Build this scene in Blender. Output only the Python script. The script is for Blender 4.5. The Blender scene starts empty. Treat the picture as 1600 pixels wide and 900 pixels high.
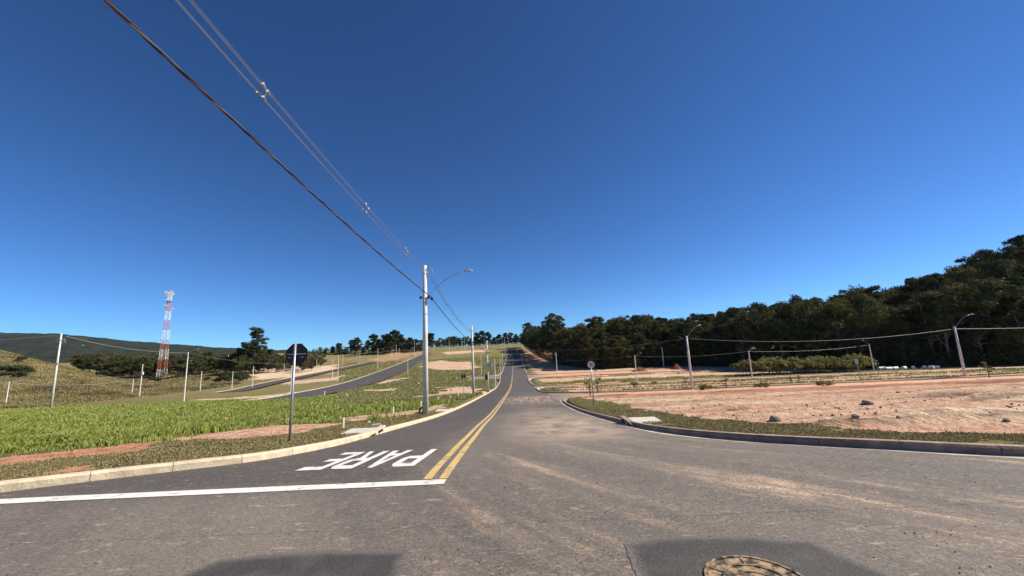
import bpy, bmesh, math, random
import numpy as np
from mathutils import Matrix, Vector
random.seed(7); rng = np.random.default_rng(7)
S = bpy.context.scene; COL = S.collection

# ------------------------------------------------------------------ camera
FPX = 600.0; PITCH = math.radians(9.2); ROLL = math.radians(2.4)
fw = np.array([0, math.cos(PITCH), math.sin(PITCH)]); u0 = np.array([0, -math.sin(PITCH), math.cos(PITCH)]); r0 = np.array([1., 0, 0])
RV = math.cos(ROLL)*r0 - math.sin(ROLL)*u0; UV = math.sin(ROLL)*r0 + math.cos(ROLL)*u0
CAM = np.array([0, 0, 1.6])
cd = bpy.data.cameras.new('camera'); cam = bpy.data.objects.new('camera', cd); COL.objects.link(cam)
cd.sensor_width = 36; cd.lens = 36*FPX/1600; cd.clip_end = 20000; cd.clip_start = 0.05
cam.matrix_world = Matrix([[RV[0], UV[0], -fw[0], CAM[0]], [RV[1], UV[1], -fw[1], CAM[1]], [RV[2], UV[2], -fw[2], CAM[2]], [0, 0, 0, 1]])
S.camera = cam
# ------------------------------------------------------------------ sky, sun, exposure
SUN_EL = 40.0; SUN_AZ = 85.0          # azimuth from +y (ahead) towards +x (right)
W = bpy.data.worlds.new('World'); S.world = W; W.use_nodes = True
wn = W.node_tree; wn.nodes.clear()
sky = wn.nodes.new('ShaderNodeTexSky'); sky.sky_type = 'NISHITA'; sky.sun_disc = False
sky.sun_elevation = math.radians(SUN_EL); sky.sun_rotation = math.radians(SUN_AZ)
sky.altitude = 1500; sky.air_density = 0.8; sky.dust_density = 0.0; sky.ozone_density = 1.0
hs = wn.nodes.new('ShaderNodeMixRGB'); hs.blend_type = 'MULTIPLY'; hs.inputs[0].default_value = 1.0; hs.inputs[2].default_value = (0.37, 0.675, 1.0, 1)   # the photograph's white balance
gm = wn.nodes.new('ShaderNodeGamma'); gm.inputs[1].default_value = 1.15
bg = wn.nodes.new('ShaderNodeBackground'); bg.inputs[1].default_value = 0.062
wo = wn.nodes.new('ShaderNodeOutputWorld')
wn.links.new(sky.outputs[0], gm.inputs[0]); wn.links.new(gm.outputs[0], hs.inputs[1]); wn.links.new(hs.outputs[0], bg.inputs[0]); wn.links.new(bg.outputs[0], wo.inputs[0])
sl = bpy.data.lights.new('sun', 'SUN'); sl.energy = 5.0; sl.angle = math.radians(0.53); sl.color = (1.0, 0.91, 0.78)
so = bpy.data.objects.new('sun', sl); COL.objects.link(so)
sd = Vector((math.sin(math.radians(SUN_AZ))*math.cos(math.radians(SUN_EL)), math.cos(math.radians(SUN_AZ))*math.cos(math.radians(SUN_EL)), math.sin(math.radians(SUN_EL))))
so.rotation_euler = sd.to_track_quat('Z', 'Y').to_euler(); so.location = (40, 0, 60)
S.view_settings.view_transform = 'Standard'; S.view_settings.look = 'None'; S.view_settings.exposure = 0.72; S.view_settings.gamma = 1.0
S.render.engine = 'CYCLES'; S.cycles.max_bounces = 5; S.cycles.transparent_max_bounces = 6; S.cycles.use_denoising = True

# ------------------------------------------------------------------ noise and terrain
def _h(ix, iy, s):
    n = (ix.astype(np.int64)*374761393 + iy.astype(np.int64)*668265263 + s*1442695041) & 0x7fffffff
    n = ((n ^ (n >> 13))*1274126177) & 0x7fffffff
    return ((n ^ (n >> 16)) & 0xffff)/65535.0
def vnoise(x, y, s=0):
    x = np.asarray(x, float); y = np.asarray(y, float)
    ix = np.floor(x); iy = np.floor(y); fx = x-ix; fy = y-iy; fx = fx*fx*(3-2*fx); fy = fy*fy*(3-2*fy)
    a = _h(ix, iy, s); b = _h(ix+1, iy, s); c = _h(ix, iy+1, s); d = _h(ix+1, iy+1, s)
    return a+(b-a)*fx+(c-a)*fy+(a-b-c+d)*fx*fy
def fbm(x, y, s=0, o=4):
    r = 0; a = 0.5
    for k in range(o):
        r = r + a*vnoise(np.asarray(x)*2**k, np.asarray(y)*2**k, s+k*17); a *= 0.5
    return r/(1-0.5**o)
def ss(a, b, x):
    t = np.clip((np.asarray(x, float)-a)/(b-a), 0, 1); return t*t*(3-2*t)
PY = np.array([-60, -8, 0, 3, 5, 8, 12, 25, 53, 75, 102, 140, 209, 300, 370, 450, 520, 700, 1200, 7000.])
PZ = np.array([0.3, 0.05, 0, -.02, -.07, -.34, -.8, -2.2, -4.4, -5.97, -7.6, -8.25, -6.85, -2.95, 1.7, 8.4, 9.4, 0, -30, -40.])
def pchip(xs, ys):
    h = np.diff(xs); d = np.diff(ys)/h; m = np.zeros_like(ys)
    for i in range(1, len(xs)-1):
        if d[i-1]*d[i] > 0:
            a = 2*h[i]+h[i-1]; b = h[i]+2*h[i-1]; m[i] = (a+b)/(a/d[i-1]+b/d[i])
    m[0] = d[0]; m[-1] = d[-1]
    def f(x):
        x = np.clip(np.asarray(x, float), xs[0], xs[-1]); i = np.clip(np.searchsorted(xs, x)-1, 0, len(xs)-2); t = (x-xs[i])/h[i]
        return (2*t**3-3*t**2+1)*ys[i]+(t**3-2*t**2+t)*h[i]*m[i]+(-2*t**3+3*t**2)*ys[i+1]+(t**3-t**2)*h[i]*m[i+1]
    return f
prof = pchip(PY, PZ)
EDX = [6, 14, 22, 33, 69, 85, 92, 108, 125, 200, 500]; EDY = [350, 338, 208, 167, 167, 148, 114, 112, 98, 92, 80]
def forest_edge(x): return np.interp(x, EDX, EDY)
def H(x, y):
    x = np.asarray(x, float); y = np.asarray(y, float)
    z = prof(y)
    z = z + 22*ss(100, 208, y)*ss(-.92, -1.45, x/np.maximum(y, 1.))*(1-ss(212, 330, y))
    z = z + 2.2*(fbm(x/28, y/28, 5)-.5)*ss(-120, -150, x)*ss(95, 130, y)
    dy = np.maximum(0, y-forest_edge(x)-2)
    q = x/np.maximum(y, 1.); sl_ = np.interp(q, [.1, .45, .7, .95, 1.1, 1.2, 1.35, 1.7], [.1, .14, .18, .28, .42, .58, .72, .8]); cap = np.interp(q, [.1, .45, .7, .95, 1.1, 1.2, 1.35, 1.7], [4, 6, 6.5, 10, 15, 25, 36, 44])
    z = z + cap*(1-np.exp(-dy*sl_/cap))*ss(8, 16, x)*(1-ss(60, 135, dy))
    return z
def ray(u, v):
    d = fw*FPX+RV*(u-800)+UV*(450-v); return d/d[1]
YS = np.geomspace(1., 1500, 5000)
def G(u, v):                      # photo pixel -> point on the ground
    d = ray(u, v); df = CAM[2]+d[2]*YS-H(d[0]*YS, YS); k = np.where(df < 0)[0]
    if len(k) == 0: i = len(YS)-1
    else: i = max(k[0], 1)
    t = df[i-1]/(df[i-1]-df[i]) if df[i-1] != df[i] else 0
    y = YS[i-1]+t*(YS[i]-YS[i-1]); return np.array([d[0]*y, y, float(H(d[0]*y, y))])
def proj(p):
    q = np.asarray(p)-CAM; z = q@fw; return 800+FPX*(q@RV)/z, 450-FPX*(q@UV)/z
def zat(u, v, y): return CAM[2]+ray(u, v)[2]*y     # height of a pixel's ray at depth y

# ------------------------------------------------------------------ material helpers
def mat(name):
    m = bpy.data.materials.new(name); m.use_nodes = True; nt = m.node_tree
    return m, nt, nt.nodes['Principled BSDF']
def nd(nt, t, **k):
    n = nt.nodes.new('ShaderNode'+t)
    for a, v in k.items():
        if a.startswith('i_'):
            key = a[2:]; key = int(key) if key.isdigit() else key.replace('_', ' ')
            s = n.inputs[key]
            if isinstance(v, bpy.types.NodeSocket): nt.links.new(v, s)
            else: s.default_value = v
        else: setattr(n, a, v)
    return n
def noise(nt, vec, scale, detail=4, rough=.55):
    return nd(nt, 'TexNoise', i_Vector=vec, i_Scale=scale, i_Detail=detail, i_Roughness=rough).outputs['Fac']
def mapr(nt, v, a, b, c=0., d=1.):
    return nd(nt, 'MapRange', i_Value=v, i_From_Min=a, i_From_Max=b, i_To_Min=c, i_To_Max=d).outputs[0]
def mixc(nt, f, a, b, blend='MIX'):
    n = nd(nt, 'MixRGB', blend_type=blend)
    for s, v in zip(n.inputs, (f, a, b)):
        if isinstance(v, bpy.types.NodeSocket): nt.links.new(v, s)
        elif isinstance(v, (tuple, list)): s.default_value = (*v, 1) if len(v) == 3 else v
        else: s.default_value = v
    return n.outputs[0]
def math_(nt, op, a, b=0.0, clamp=False):
    n = nd(nt, 'Math', operation=op, use_clamp=clamp)
    for s, v in zip(n.inputs, (a, b)):
        if isinstance(v, bpy.types.NodeSocket): nt.links.new(v, s)
        else: s.default_value = v
    return n.outputs[0]
def bump(nt, bs, h, strength=.4, dist=.05):
    b = nd(nt, 'Bump', i_Height=h, i_Strength=strength, i_Distance=dist); nt.links.new(b.outputs[0], bs.inputs['Normal'])
def objc(nt): return nd(nt, 'TexCoord').outputs['Object']
def geo(nt): return nd(nt, 'NewGeometry').outputs['Position']
def simple(name, c, rough=.7, var=.25, scale=6., metallic=0., bumpk=0.):
    m, nt, b = mat(name); v = geo(nt); n = noise(nt, v, scale, 5)
    col = mixc(nt, mapr(nt, n, .3, .7), tuple(x*(1-var) for x in c), tuple(min(1, x*(1+var)) for x in c))
    nt.links.new(col, b.inputs['Base Color']); b.inputs['Roughness'].default_value = rough; b.inputs['Metallic'].default_value = metallic
    if bumpk: bump(nt, b, noise(nt, v, scale*6, 4), bumpk, .02)
    return m
M = {}
M['concrete'] = simple('pole_concrete', (.60, .575, .53), .8, .14, 3, 0, .1)
M['kerb'] = simple('kerb_concrete', (.54, .45, .31), .9, .22, 5, 0, .5)
M['kerb_r'] = simple('kerb_concrete_shaded', (.30, .20, .14), .9, .35, 4, 0, .5)  # browner concrete, the right kerb's shade put into the colour
M['gutter'] = simple('gutter_concrete', (.44, .37, .29), .9, .4, 3, 0, .3)
M['slab'] = simple('slab_concrete', (.50, .47, .40), .9, .12, 4, 0, .2)
M['dark'] = simple('opening_shade_black', (.012, .011, .01), .9, .2)
M['galv'] = simple('galvanised_steel', (.36, .37, .38), .45, .12, 8, .6)
M['lamp'] = simple('lamp_housing', (.48, .49, .50), .4, .05, 5, .2)
M['black'] = simple('black_paint', (.012, .012, .014), .5, .15)
M['wire'] = simple('cable_grey', (.13, .125, .12), .5, .1)
M['wirelight'] = simple('cable_aluminium', (.42, .40, .38), .45, .1, 5, .3)
M['strand_black'] = simple('strand_black', (.015, .014, .016), .5, .1)
M['strand_red'] = simple('strand_red', (.07, .02, .03), .5, .1)
M['strand_grey'] = simple('strand_grey', (.10, .10, .115), .45, .1)
M['insul'] = simple('insulator_grey', (.26, .24, .22), .5, .2)
M['white'] = simple('white_paint_metal', (.75, .74, .72), .5, .06)
M['red'] = simple('sign_red', (.5, .03, .03), .5, .06)
M['ink'] = simple('sign_ink', (.02, .02, .02), .5, .05)
M['orange'] = simple('tower_orange', (.48, .15, .08), .5, .12)
M['green_box'] = simple('transformer_green', (.34, .50, .42), .5, .1)
M['rock'] = simple('rock', (.30, .24, .19), .9, .45, 9, 0, .6)
M['stake'] = simple('stake_wood', (.55, .50, .40), .8, .15, 9)
M['timber'] = simple('sapling_stake', (.13, .10, .07), .85, .2, 9)
M['pipe'] = simple('pale_pipe', (.62, .62, .60), .7, .1, 4)

def leafmat(name, c1, c2, trans=.18):
    m, nt, b = mat(name); v = geo(nt)
    n = noise(nt, v, .35, 3); r = nd(nt, 'ObjectInfo').outputs['Random']
    f = math_(nt, 'ADD', math_(nt, 'MULTIPLY', n, .9), math_(nt, 'MULTIPLY', r, .45))
    col = mixc(nt, mapr(nt, f, .3, .95), c1, c2)
    nt.links.new(col, b.inputs['Base Color']); b.inputs['Roughness'].default_value = .9; b.inputs['Specular IOR Level'].default_value = .06
    t = nd(nt, 'BsdfTranslucent'); nt.links.new(col, t.inputs['Color'])
    mx = nd(nt, 'MixShader', i_0=trans); nt.links.new(b.outputs[0], mx.inputs[1]); nt.links.new(t.outputs[0], mx.inputs[2])
    nt.links.new(mx.outputs[0], nt.nodes['Material Output'].inputs[0]); return m
M['leaf'] = leafmat('forest_leaf', (.024, .032, .013), (.095, .105, .040)); M['leaf_olive'] = leafmat('forest_leaf_olive', (.035, .037, .013), (.135, .13, .045)); M['leaf_brown'] = leafmat('forest_leaf_brown', (.036, .030, .016), (.115, .092, .048))
M['leaf2'] = leafmat('ridge_leaf', (.020, .032, .014), (.055, .068, .030))
M['leaf_light'] = leafmat('scrub_leaf', (.11, .115, .032), (.24, .225, .08), .3)
M['leaf_dry'] = leafmat('dry_scrub_leaf', (.10, .075, .03), (.17, .13, .055), .2)
M['bark'] = simple('bark', (.27, .23, .18), .9, .3, 4)

def grassmat(name, c1, c2, c3, trans=.3):
    m, nt, b = mat(name); a = nd(nt, 'Attribute', attribute_name='tint').outputs['Fac']
    v = geo(nt); n = noise(nt, v, .25, 3) if name != 'dry_grass' else noise(nt, v, .07, 5, .6)
    col = mixc(nt, a, c1, c2); col = mixc(nt, mapr(nt, noise(nt, v, .9, 4, .6), .5, .72, 0, .45), col, tuple(q*.6 for q in c1)); col = mixc(nt, mapr(nt, n, .5, .75) if name != 'dry_grass' else mapr(nt, n, .42, .62), col, c3)
    nt.links.new(col, b.inputs['Base Color']); b.inputs['Roughness'].default_value = .55; b.inputs['Specular IOR Level'].default_value = .3
    t = nd(nt, 'BsdfTranslucent'); nt.links.new(col, t.inputs['Color'])
    mx = nd(nt, 'MixShader', i_0=trans); nt.links.new(b.outputs[0], mx.inputs[1]); nt.links.new(t.outputs[0], mx.inputs[2])
    nt.links.new(mx.outputs[0], nt.nodes['Material Output'].inputs[0]); return m
M['tall'] = grassmat('tall_grass', (.175, .235, .036), (.36, .385, .09), (.36, .35, .12))
M['verge'] = grassmat('verge_grass', (.15, .135, .05), (.33, .26, .135), (.24, .195, .09), .2)
M['slope'] = grassmat('slope_grass', (.19, .20, .06), (.35, .30, .14), (.20, .22, .06), .25)
M['drygrass'] = grassmat('dry_grass', (.25, .215, .085), (.33, .26, .12), (.12, .105, .042), .25)

# ground: soil / grass by attributes that say what grows where
m, nt, b = mat('ground_soil_and_grass'); M['ground'] = m; v = geo(nt)
at = lambda n: nd(nt, 'Attribute', attribute_name=n).outputs['Fac']
n1 = noise(nt, v, .35, 6, .62); n2 = noise(nt, v, 2.2, 6, .65); n3 = noise(nt, v, 11, 4, .6); nb = noise(nt, v, .07, 4)
mp = nd(nt, 'Mapping', i_Vector=v); mp.inputs['Scale'].default_value = (.12, .9, 1); nstr = noise(nt, mp.outputs[0], 1.1, 5, .6)
tone = math_(nt, 'ADD', at('tone'), math_(nt, 'MULTIPLY', math_(nt, 'SUBTRACT', nstr, .5), 1.25))
cr = nd(nt, 'ValToRGB'); nt.links.new(tone, cr.inputs[0]); e = cr.color_ramp.elements
e[0].position = .0; e[0].color = (.66, .53, .36, 1); e[1].position = 1.; e[1].color = (.43, .205, .115, 1)
x = e.new(.45); x.color = (.60, .39, .27, 1); x = e.new(.72); x.color = (.52, .27, .16, 1)
soilc = mixc(nt, mapr(nt, n2, .48, .68, 0, .85), cr.outputs[0], (.29, .165, .105)); soilc = mixc(nt, mapr(nt, noise(nt, v, 5.5, 5, .7), .56, .70, 0, .6), soilc, (.24, .125, .08)); soilc = mixc(nt, .45, soilc, mixc(nt, mapr(nt, n3, .3, .7), (.75, .72, .70), (1.2, 1.2, 1.2)), 'MULTIPLY')  # dark mottling for clods, with the clods' shadows put into the colour
lush = math_(nt, 'ADD', at('lush'), math_(nt, 'MULTIPLY', math_(nt, 'SUBTRACT', n1, .5), .9))
cg = nd(nt, 'ValToRGB'); nt.links.new(lush, cg.inputs[0]); e = cg.color_ramp.elements
e[0].position = 0; e[0].color = (.32, .25, .13, 1); e[1].position = 1; e[1].color = (.16, .21, .04, 1)
x = e.new(.35); x.color = (.22, .185, .08, 1); x = e.new(.65); x.color = (.155, .16, .045, 1)
grc = mixc(nt, mapr(nt, n2, .45, .75), cg.outputs[0], (.085, .075, .03)); grc = mixc(nt, .4, grc, mixc(nt, mapr(nt, n3, .3, .7), (.6, .6, .6), (1.3, 1.3, 1.3)), 'MULTIPLY')
soilc = mixc(nt, math_(nt, 'MULTIPLY', at('dark_soil_and_shadow'), 1.1, True), soilc, (.10, .065, .045))  # darkens brown earth and wheel ruts, and paints in a cast shadow
sf = math_(nt, 'ADD', at('soil'), math_(nt, 'MULTIPLY', math_(nt, 'SUBTRACT', math_(nt, 'ADD', math_(nt, 'MULTIPLY', n2, .5), math_(nt, 'MULTIPLY', n1, .5)), .5), 1.5))
col = mixc(nt, mapr(nt, sf, .42, .58), grc, soilc)
nt.links.new(col, b.inputs['Base Color']); b.inputs['Roughness'].default_value = .95; b.inputs['Specular IOR Level'].default_value = .1
bump(nt, b, math_(nt, 'ADD', n2, math_(nt, 'MULTIPLY', n3, .5)), 1.0, .22)

# asphalt: dust follows the turning wheel tracks round the two kerb corners
def asphalt(name, dusty=1.0):
    m, nt, b = mat(name); v = geo(nt)
    sx = nd(nt, 'SeparateXYZ', i_0=v)
    def polar(cx, cy, ks, seed):
        dx = math_(nt, 'SUBTRACT', sx.outputs[0], cx); dy = math_(nt, 'SUBTRACT', sx.outputs[1], cy)
        r = math_(nt, 'SQRT', math_(nt, 'ADD', math_(nt, 'MULTIPLY', dx, dx), math_(nt, 'MULTIPLY', dy, dy)))
        a = math_(nt, 'ARCTAN2', dy, dx)
        c = nd(nt, 'CombineXYZ', i_X=math_(nt, 'MULTIPLY', r, 1.0), i_Y=math_(nt, 'MULTIPLY', a, 1.6), i_Z=seed)
        return noise(nt, c.outputs[0], ks, 6, .62)
    p1 = polar(13, 13.5, 1.5, 1.); p2 = polar(-13, 13.5, 1.7, 4.); p1b = polar(13, 13.5, .55, 8.)
    mp = nd(nt, 'Mapping', i_Vector=v); mp.inputs['Scale'].default_value = (1.1, .09, 1); st = noise(nt, mp.outputs[0], 1.3, 5, .6)
    near = mapr(nt, sx.outputs[1], 10, 26)
    streak = math_(nt, 'MAXIMUM', math_(nt, 'MULTIPLY', p1, mapr(nt, sx.outputs[0], -3.5, -.5, .6, 1)), math_(nt, 'MULTIPLY', p2, mapr(nt, sx.outputs[0], -1.8, -.2, .95, .3)))
    big = noise(nt, v, .16, 4, .6); fine = noise(nt, v, 90, 3, .7); med = noise(nt, v, 6, 5, .65); spk = noise(nt, v, 38, 2, .5)
    base = mixc(nt, mapr(nt, big, .3, .7), (.066, .060, .057), (.104, .096, .090))
    base = mixc(nt, mapr(nt, st, .35, .7), base, (.098, .088, .082))
    base = mixc(nt, math_(nt, 'MULTIPLY', mapr(nt, med, .5, .75), .45), base, (.135, .115, .10))
    dirt = mixc(nt, mapr(nt, n_ := noise(nt, v, .5, 3), .35, .65), (.42, .30, .21), (.56, .41, .27))
    rgt = mapr(nt, sx.outputs[0], -1.5, 2.5, .55, 1.0)
    dm = math_(nt, 'MULTIPLY', mapr(nt, streak, .52, .66), mapr(nt, math_(nt, 'ADD', big, math_(nt, 'MULTIPLY', p1b, .6)), .45, .8))
    p1c = polar(13, 13.5, 6.0, 12.); p1d = noise(nt, v, 3.2, 6, .72)
    dm = math_(nt, 'MULTIPLY', math_(nt, 'MULTIPLY', dm, rgt), math_(nt, 'MULTIPLY', mapr(nt, p1c, .40, .58, .12, 1.15), mapr(nt, p1d, .36, .56, .25, 1.1)))
    dfar = math_(nt, 'MULTIPLY', mapr(nt, noise(nt, v, .25, 6, .65), .55, .72), .5)
    side = math_(nt, 'MULTIPLY', math_(nt, 'MULTIPLY', mapr(nt, sx.outputs[1], 30, 40), mapr(nt, sx.outputs[1], 52, 46)), math_(nt, 'MULTIPLY', mapr(nt, noise(nt, mp.outputs[0], 3., 4), .35, .6), mapr(nt, sx.outputs[0], -3, 1)))
    dmix = nd(nt, 'MixRGB'); nt.links.new(near, dmix.inputs[0]); nt.links.new(dm, dmix.inputs[1]); nt.links.new(math_(nt, 'MAXIMUM', math_(nt, 'MULTIPLY', dfar, mapr(nt, sx.outputs[1], 75, 50)), side), dmix.inputs[2])
    dd = math_(nt, 'MULTIPLY', math_(nt, 'MULTIPLY', dmix.outputs[0], mapr(nt, sx.outputs[0], -2.2, -.9, .15, 1)), math_(nt, 'MULTIPLY', mapr(nt, spk, .25, .6), .9*dusty), True)
    film = math_(nt, 'MULTIPLY', mapr(nt, math_(nt, 'ADD', p1b, math_(nt, 'MULTIPLY', med, .35)), .45, .85), math_(nt, 'MULTIPLY', mapr(nt, sx.outputs[1], 40, 9), .8*dusty))
    lane = math_(nt, 'MULTIPLY', mapr(nt, math_(nt, 'ADD', sx.outputs[0], math_(nt, 'MULTIPLY', med, .8)), -.7, -1.7), mapr(nt, math_(nt, 'ADD', sx.outputs[1], med), 5.4, 6.4)); clean = math_(nt, 'SUBTRACT', 1.0, math_(nt, 'MULTIPLY', lane, .85))
    base = mixc(nt, math_(nt, 'MULTIPLY', lane, .45), base, (.052, .047, .046)); film = math_(nt, 'MULTIPLY', film, clean)
    base = mixc(nt, film, base, (.20, .17, .14))
    blob = math_(nt, 'MULTIPLY', math_(nt, 'MULTIPLY', mapr(nt, sx.outputs[0], -.8, 1.2), mapr(nt, sx.outputs[0], 3.6, 2.2)), math_(nt, 'MULTIPLY', mapr(nt, sx.outputs[1], 8, 11), mapr(nt, sx.outputs[1], 30, 15)))
    base = mixc(nt, math_(nt, 'MULTIPLY', blob, mapr(nt, noise(nt, v, 1.1, 6, .68), .34, .58, 0, .9)), base, (.40, .31, .235))
    ms = nd(nt, 'Mapping', i_Vector=v); ms.inputs['Scale'].default_value = (.45, 1.25, 1); spots = math_(nt, 'MULTIPLY', math_(nt, 'MAXIMUM', mapr(nt, noise(nt, ms.outputs[0], 9, 2, .45), .675, .72, 0, .9), mapr(nt, noise(nt, ms.outputs[0], 26, 3, .6), .60, .68, 0, .85)), mapr(nt, sx.outputs[1], 40, 8))
    base = mixc(nt, math_(nt, 'MULTIPLY', spots, .7), base, (.36, .265, .19))
    col = mixc(nt, dd, base, dirt)
    col = mixc(nt, .75, col, mixc(nt, mapr(nt, math_(nt, 'ADD', math_(nt, 'MULTIPLY', fine, .6), math_(nt, 'MULTIPLY', noise(nt, v, 32, 2, .6), .4)), .36, .64), (.38, .38, .39), (1.62, 1.60, 1.56)), 'MULTIPLY')
    nt.links.new(col, b.inputs['Base Color']); b.inputs['Roughness'].default_value = .82; b.inputs['Specular IOR Level'].default_value = .25
    bump(nt, b, math_(nt, 'ADD', fine, math_(nt, 'MULTIPLY', spk, .8)), .55, .012); return m
M['asphalt'] = asphalt('asphalt_dusty')
m, nt, b = mat('mud_covered_street'); v = geo(nt); mp = nd(nt, 'Mapping', i_Vector=v); mp.inputs['Scale'].default_value = (.1, 1., 1); n_s = noise(nt, mp.outputs[0], 1.6, 6, .6)
col = mixc(nt, mapr(nt, n_s, .35, .65), (.44, .20, .10), (.60, .37, .24)); sx = nd(nt, 'SeparateXYZ', i_0=v)
col = mixc(nt, mapr(nt, math_(nt, 'ADD', sx.outputs[0], math_(nt, 'MULTIPLY', noise(nt, v, .4, 5), 8)), 9, 17), mixc(nt, mapr(nt, n_s, .4, .6), (.10, .085, .075), (.30, .22, .16)), col)
nt.links.new(col, b.inputs['Base Color']); b.inputs['Roughness'].default_value = .95; bump(nt, b, n_s, .6, .1); M['dirtroad'] = m
m, nt, b = mat('asphalt_fresh_patch'); v = geo(nt); fine = noise(nt, v, 80, 3, .7)
col = mixc(nt, mapr(nt, fine, .3, .7), (.016, .014, .013), (.078, .068, .062)); col = mixc(nt, mapr(nt, noise(nt, v, 3, 5), .5, .75, 0, .5), col, (.11, .095, .08))
cf = mapr(nt, math_(nt, 'ADD', nd(nt, 'Attribute', attribute_name='core').outputs['Fac'], math_(nt, 'MULTIPLY', math_(nt, 'SUBTRACT', math_(nt, 'ADD', math_(nt, 'MULTIPLY', fine, .5), math_(nt, 'MULTIPLY', noise(nt, v, 16, 4, .7), .5)), .5), 1.8)), .25, .95)
col = mixc(nt, cf, mixc(nt, mapr(nt, fine, .36, .64), (.052, .046, .043), (.19, .168, .148)), col)
nt.links.new(col, b.inputs['Base Color']); b.inputs['Roughness'].default_value = .8; bump(nt, b, fine, .6, .015); M['patch'] = m
def paint(name, c, wear=.52):
    m, nt, b = mat(name); v = geo(nt); n = noise(nt, v, 5, 6, .7); f = noise(nt, v, 60, 3, .7)
    k = mapr(nt, math_(nt, 'ADD', math_(nt, 'MULTIPLY', n, .6), math_(nt, 'MULTIPLY', f, .4)), wear, wear+.07); c = mixc(nt, mapr(nt, noise(nt, v, 1.6, 5, .65), .4, .7, 0, .35), c, (.42, .36, .29))
    col = mixc(nt, math_(nt, 'MULTIPLY', k, .75), c, (.12, .105, .09)); nt.links.new(col, b.inputs['Base Color']); b.inputs['Roughness'].default_value = .75; return m
M['pwhite'] = paint('road_paint_white', (.70, .69, .66), .545)
M['pyellow'] = paint('road_paint_yellow', (.58, .40, .12), .52)

# ------------------------------------------------------------------ mesh helpers
class MB:
    def __init__(s): s.v = []; s.f = []
    def add(s, vs, fs):
        o = len(s.v); s.v += [tuple(map(float, p)) for p in vs]; s.f += [tuple(i+o for i in f) for f in fs]; return s
    def box(s, c, d, rz=0):
        cx, cy, cz = c; a, b_, h = d[0]/2, d[1]/2, d[2]/2; co, si = math.cos(rz), math.sin(rz)
        P = [(cx+x*co-y*si, cy+x*si+y*co, cz+z) for z in (-h, h) for x, y in ((-a, -b_), (a, -b_), (a, b_), (-a, b_))]
        return s.add(P, [(3, 2, 1, 0), (4, 5, 6, 7), (0, 1, 5, 4), (1, 2, 6, 5), (2, 3, 7, 6), (3, 0, 4, 7)])
    def tube(s, pts, rad, n=8, cap=True):
        pts = [np.array(p, float) for p in pts]; k = len(pts); rad = [rad]*k if np.isscalar(rad) else list(rad)
        t0 = pts[1]-pts[0]; ref = np.array([0, 0, 1.]) if abs(t0[2]) < .9*np.linalg.norm(t0) else np.array([0, 1., 0])
        V_ = []
        for i, p in enumerate(pts):
            t = pts[min(i+1, k-1)]-pts[max(i-1, 0)]; t = t/(np.linalg.norm(t)+1e-9); a = np.cross(ref, t); a = a/(np.linalg.norm(a)+1e-9); c = np.cross(t, a)
            for j in range(n):
                q = 2*math.pi*j/n; V_.append(p+rad[i]*(math.cos(q)*a+math.sin(q)*c))
        F_ = [(i*n+j, i*n+(j+1) % n, (i+1)*n+(j+1) % n, (i+1)*n+j) for i in range(k-1) for j in range(n)]
        if cap: F_ += [tuple(reversed(range(n))), tuple((k-1)*n+j for j in range(n))]
        return s.add(V_, F_)
    def prism(s, poly, axis_o, ax, ay, az, th):      # 2-D polygon extruded by th along az
        o = np.array(axis_o, float); ax = np.array(ax, float); ay = np.array(ay, float); az = np.array(az, float); n = len(poly)
        P = [o+ax*x+ay*y for x, y in poly]+[o+ax*x+ay*y+az*th for x, y in poly]
        return s.add(P, [tuple(reversed(range(n))), tuple(range(n, 2*n))]+[(i, (i+1) % n, n+(i+1) % n, n+i) for i in range(n)])
    def build(s, name, m, parent=None, smooth=False, loc=None):
        me = bpy.data.meshes.new(name); me.from_pydata(s.v, [], s.f); me.update()
        return link(name, me, m, parent, smooth, loc)
def link(name, me, m, parent=None, smooth=False, loc=None):
    if m is not None and not me.materials: me.materials.append(m)
    if smooth: me.polygons.foreach_set('use_smooth', [True]*len(me.polygons))
    o = bpy.data.objects.new(name, me); COL.objects.link(o)
    if parent: o.parent = parent
    if loc is not None: o.location = loc
    return o
def npmesh(name, V_, F_, m, attrs=None, parent=None, smooth=False, obj=True):
    V_ = np.asarray(V_, np.float32); F_ = np.asarray(F_, np.int32); k = F_.shape[1]
    me = bpy.data.meshes.new(name); me.vertices.add(len(V_)); me.vertices.foreach_set('co', V_.ravel())
    me.loops.add(F_.size); me.loops.foreach_set('vertex_index', F_.ravel()); me.polygons.add(len(F_))
    me.polygons.foreach_set('loop_start', np.arange(0, F_.size, k, dtype=np.int32)); me.polygons.foreach_set('loop_total', np.full(len(F_), k, np.int32))
    me.update(calc_edges=True); me.validate()
    for n, a in (attrs or {}).items():
        at_ = me.attributes.new(n, 'FLOAT', 'POINT'); at_.data.foreach_set('value', np.asarray(a, np.float32))
    me.materials.append(m)
    if not obj: return me
    return link(name, me, None, parent, smooth)
def tag(o, label, cat, group=None):
    o['label'] = label; o['category'] = cat
    if group: o['group'] = group
    return o
def kind(o, k, label=None):
    o['kind'] = k
    if label: o['label'] = label
    return o
def empty(name, loc, rz=0):
    o = bpy.data.objects.new(name, None); COL.objects.link(o); o.location = tuple(map(float, loc)); o.rotation_euler = (0, 0, rz); o.empty_display_size = .3; return o

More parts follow.
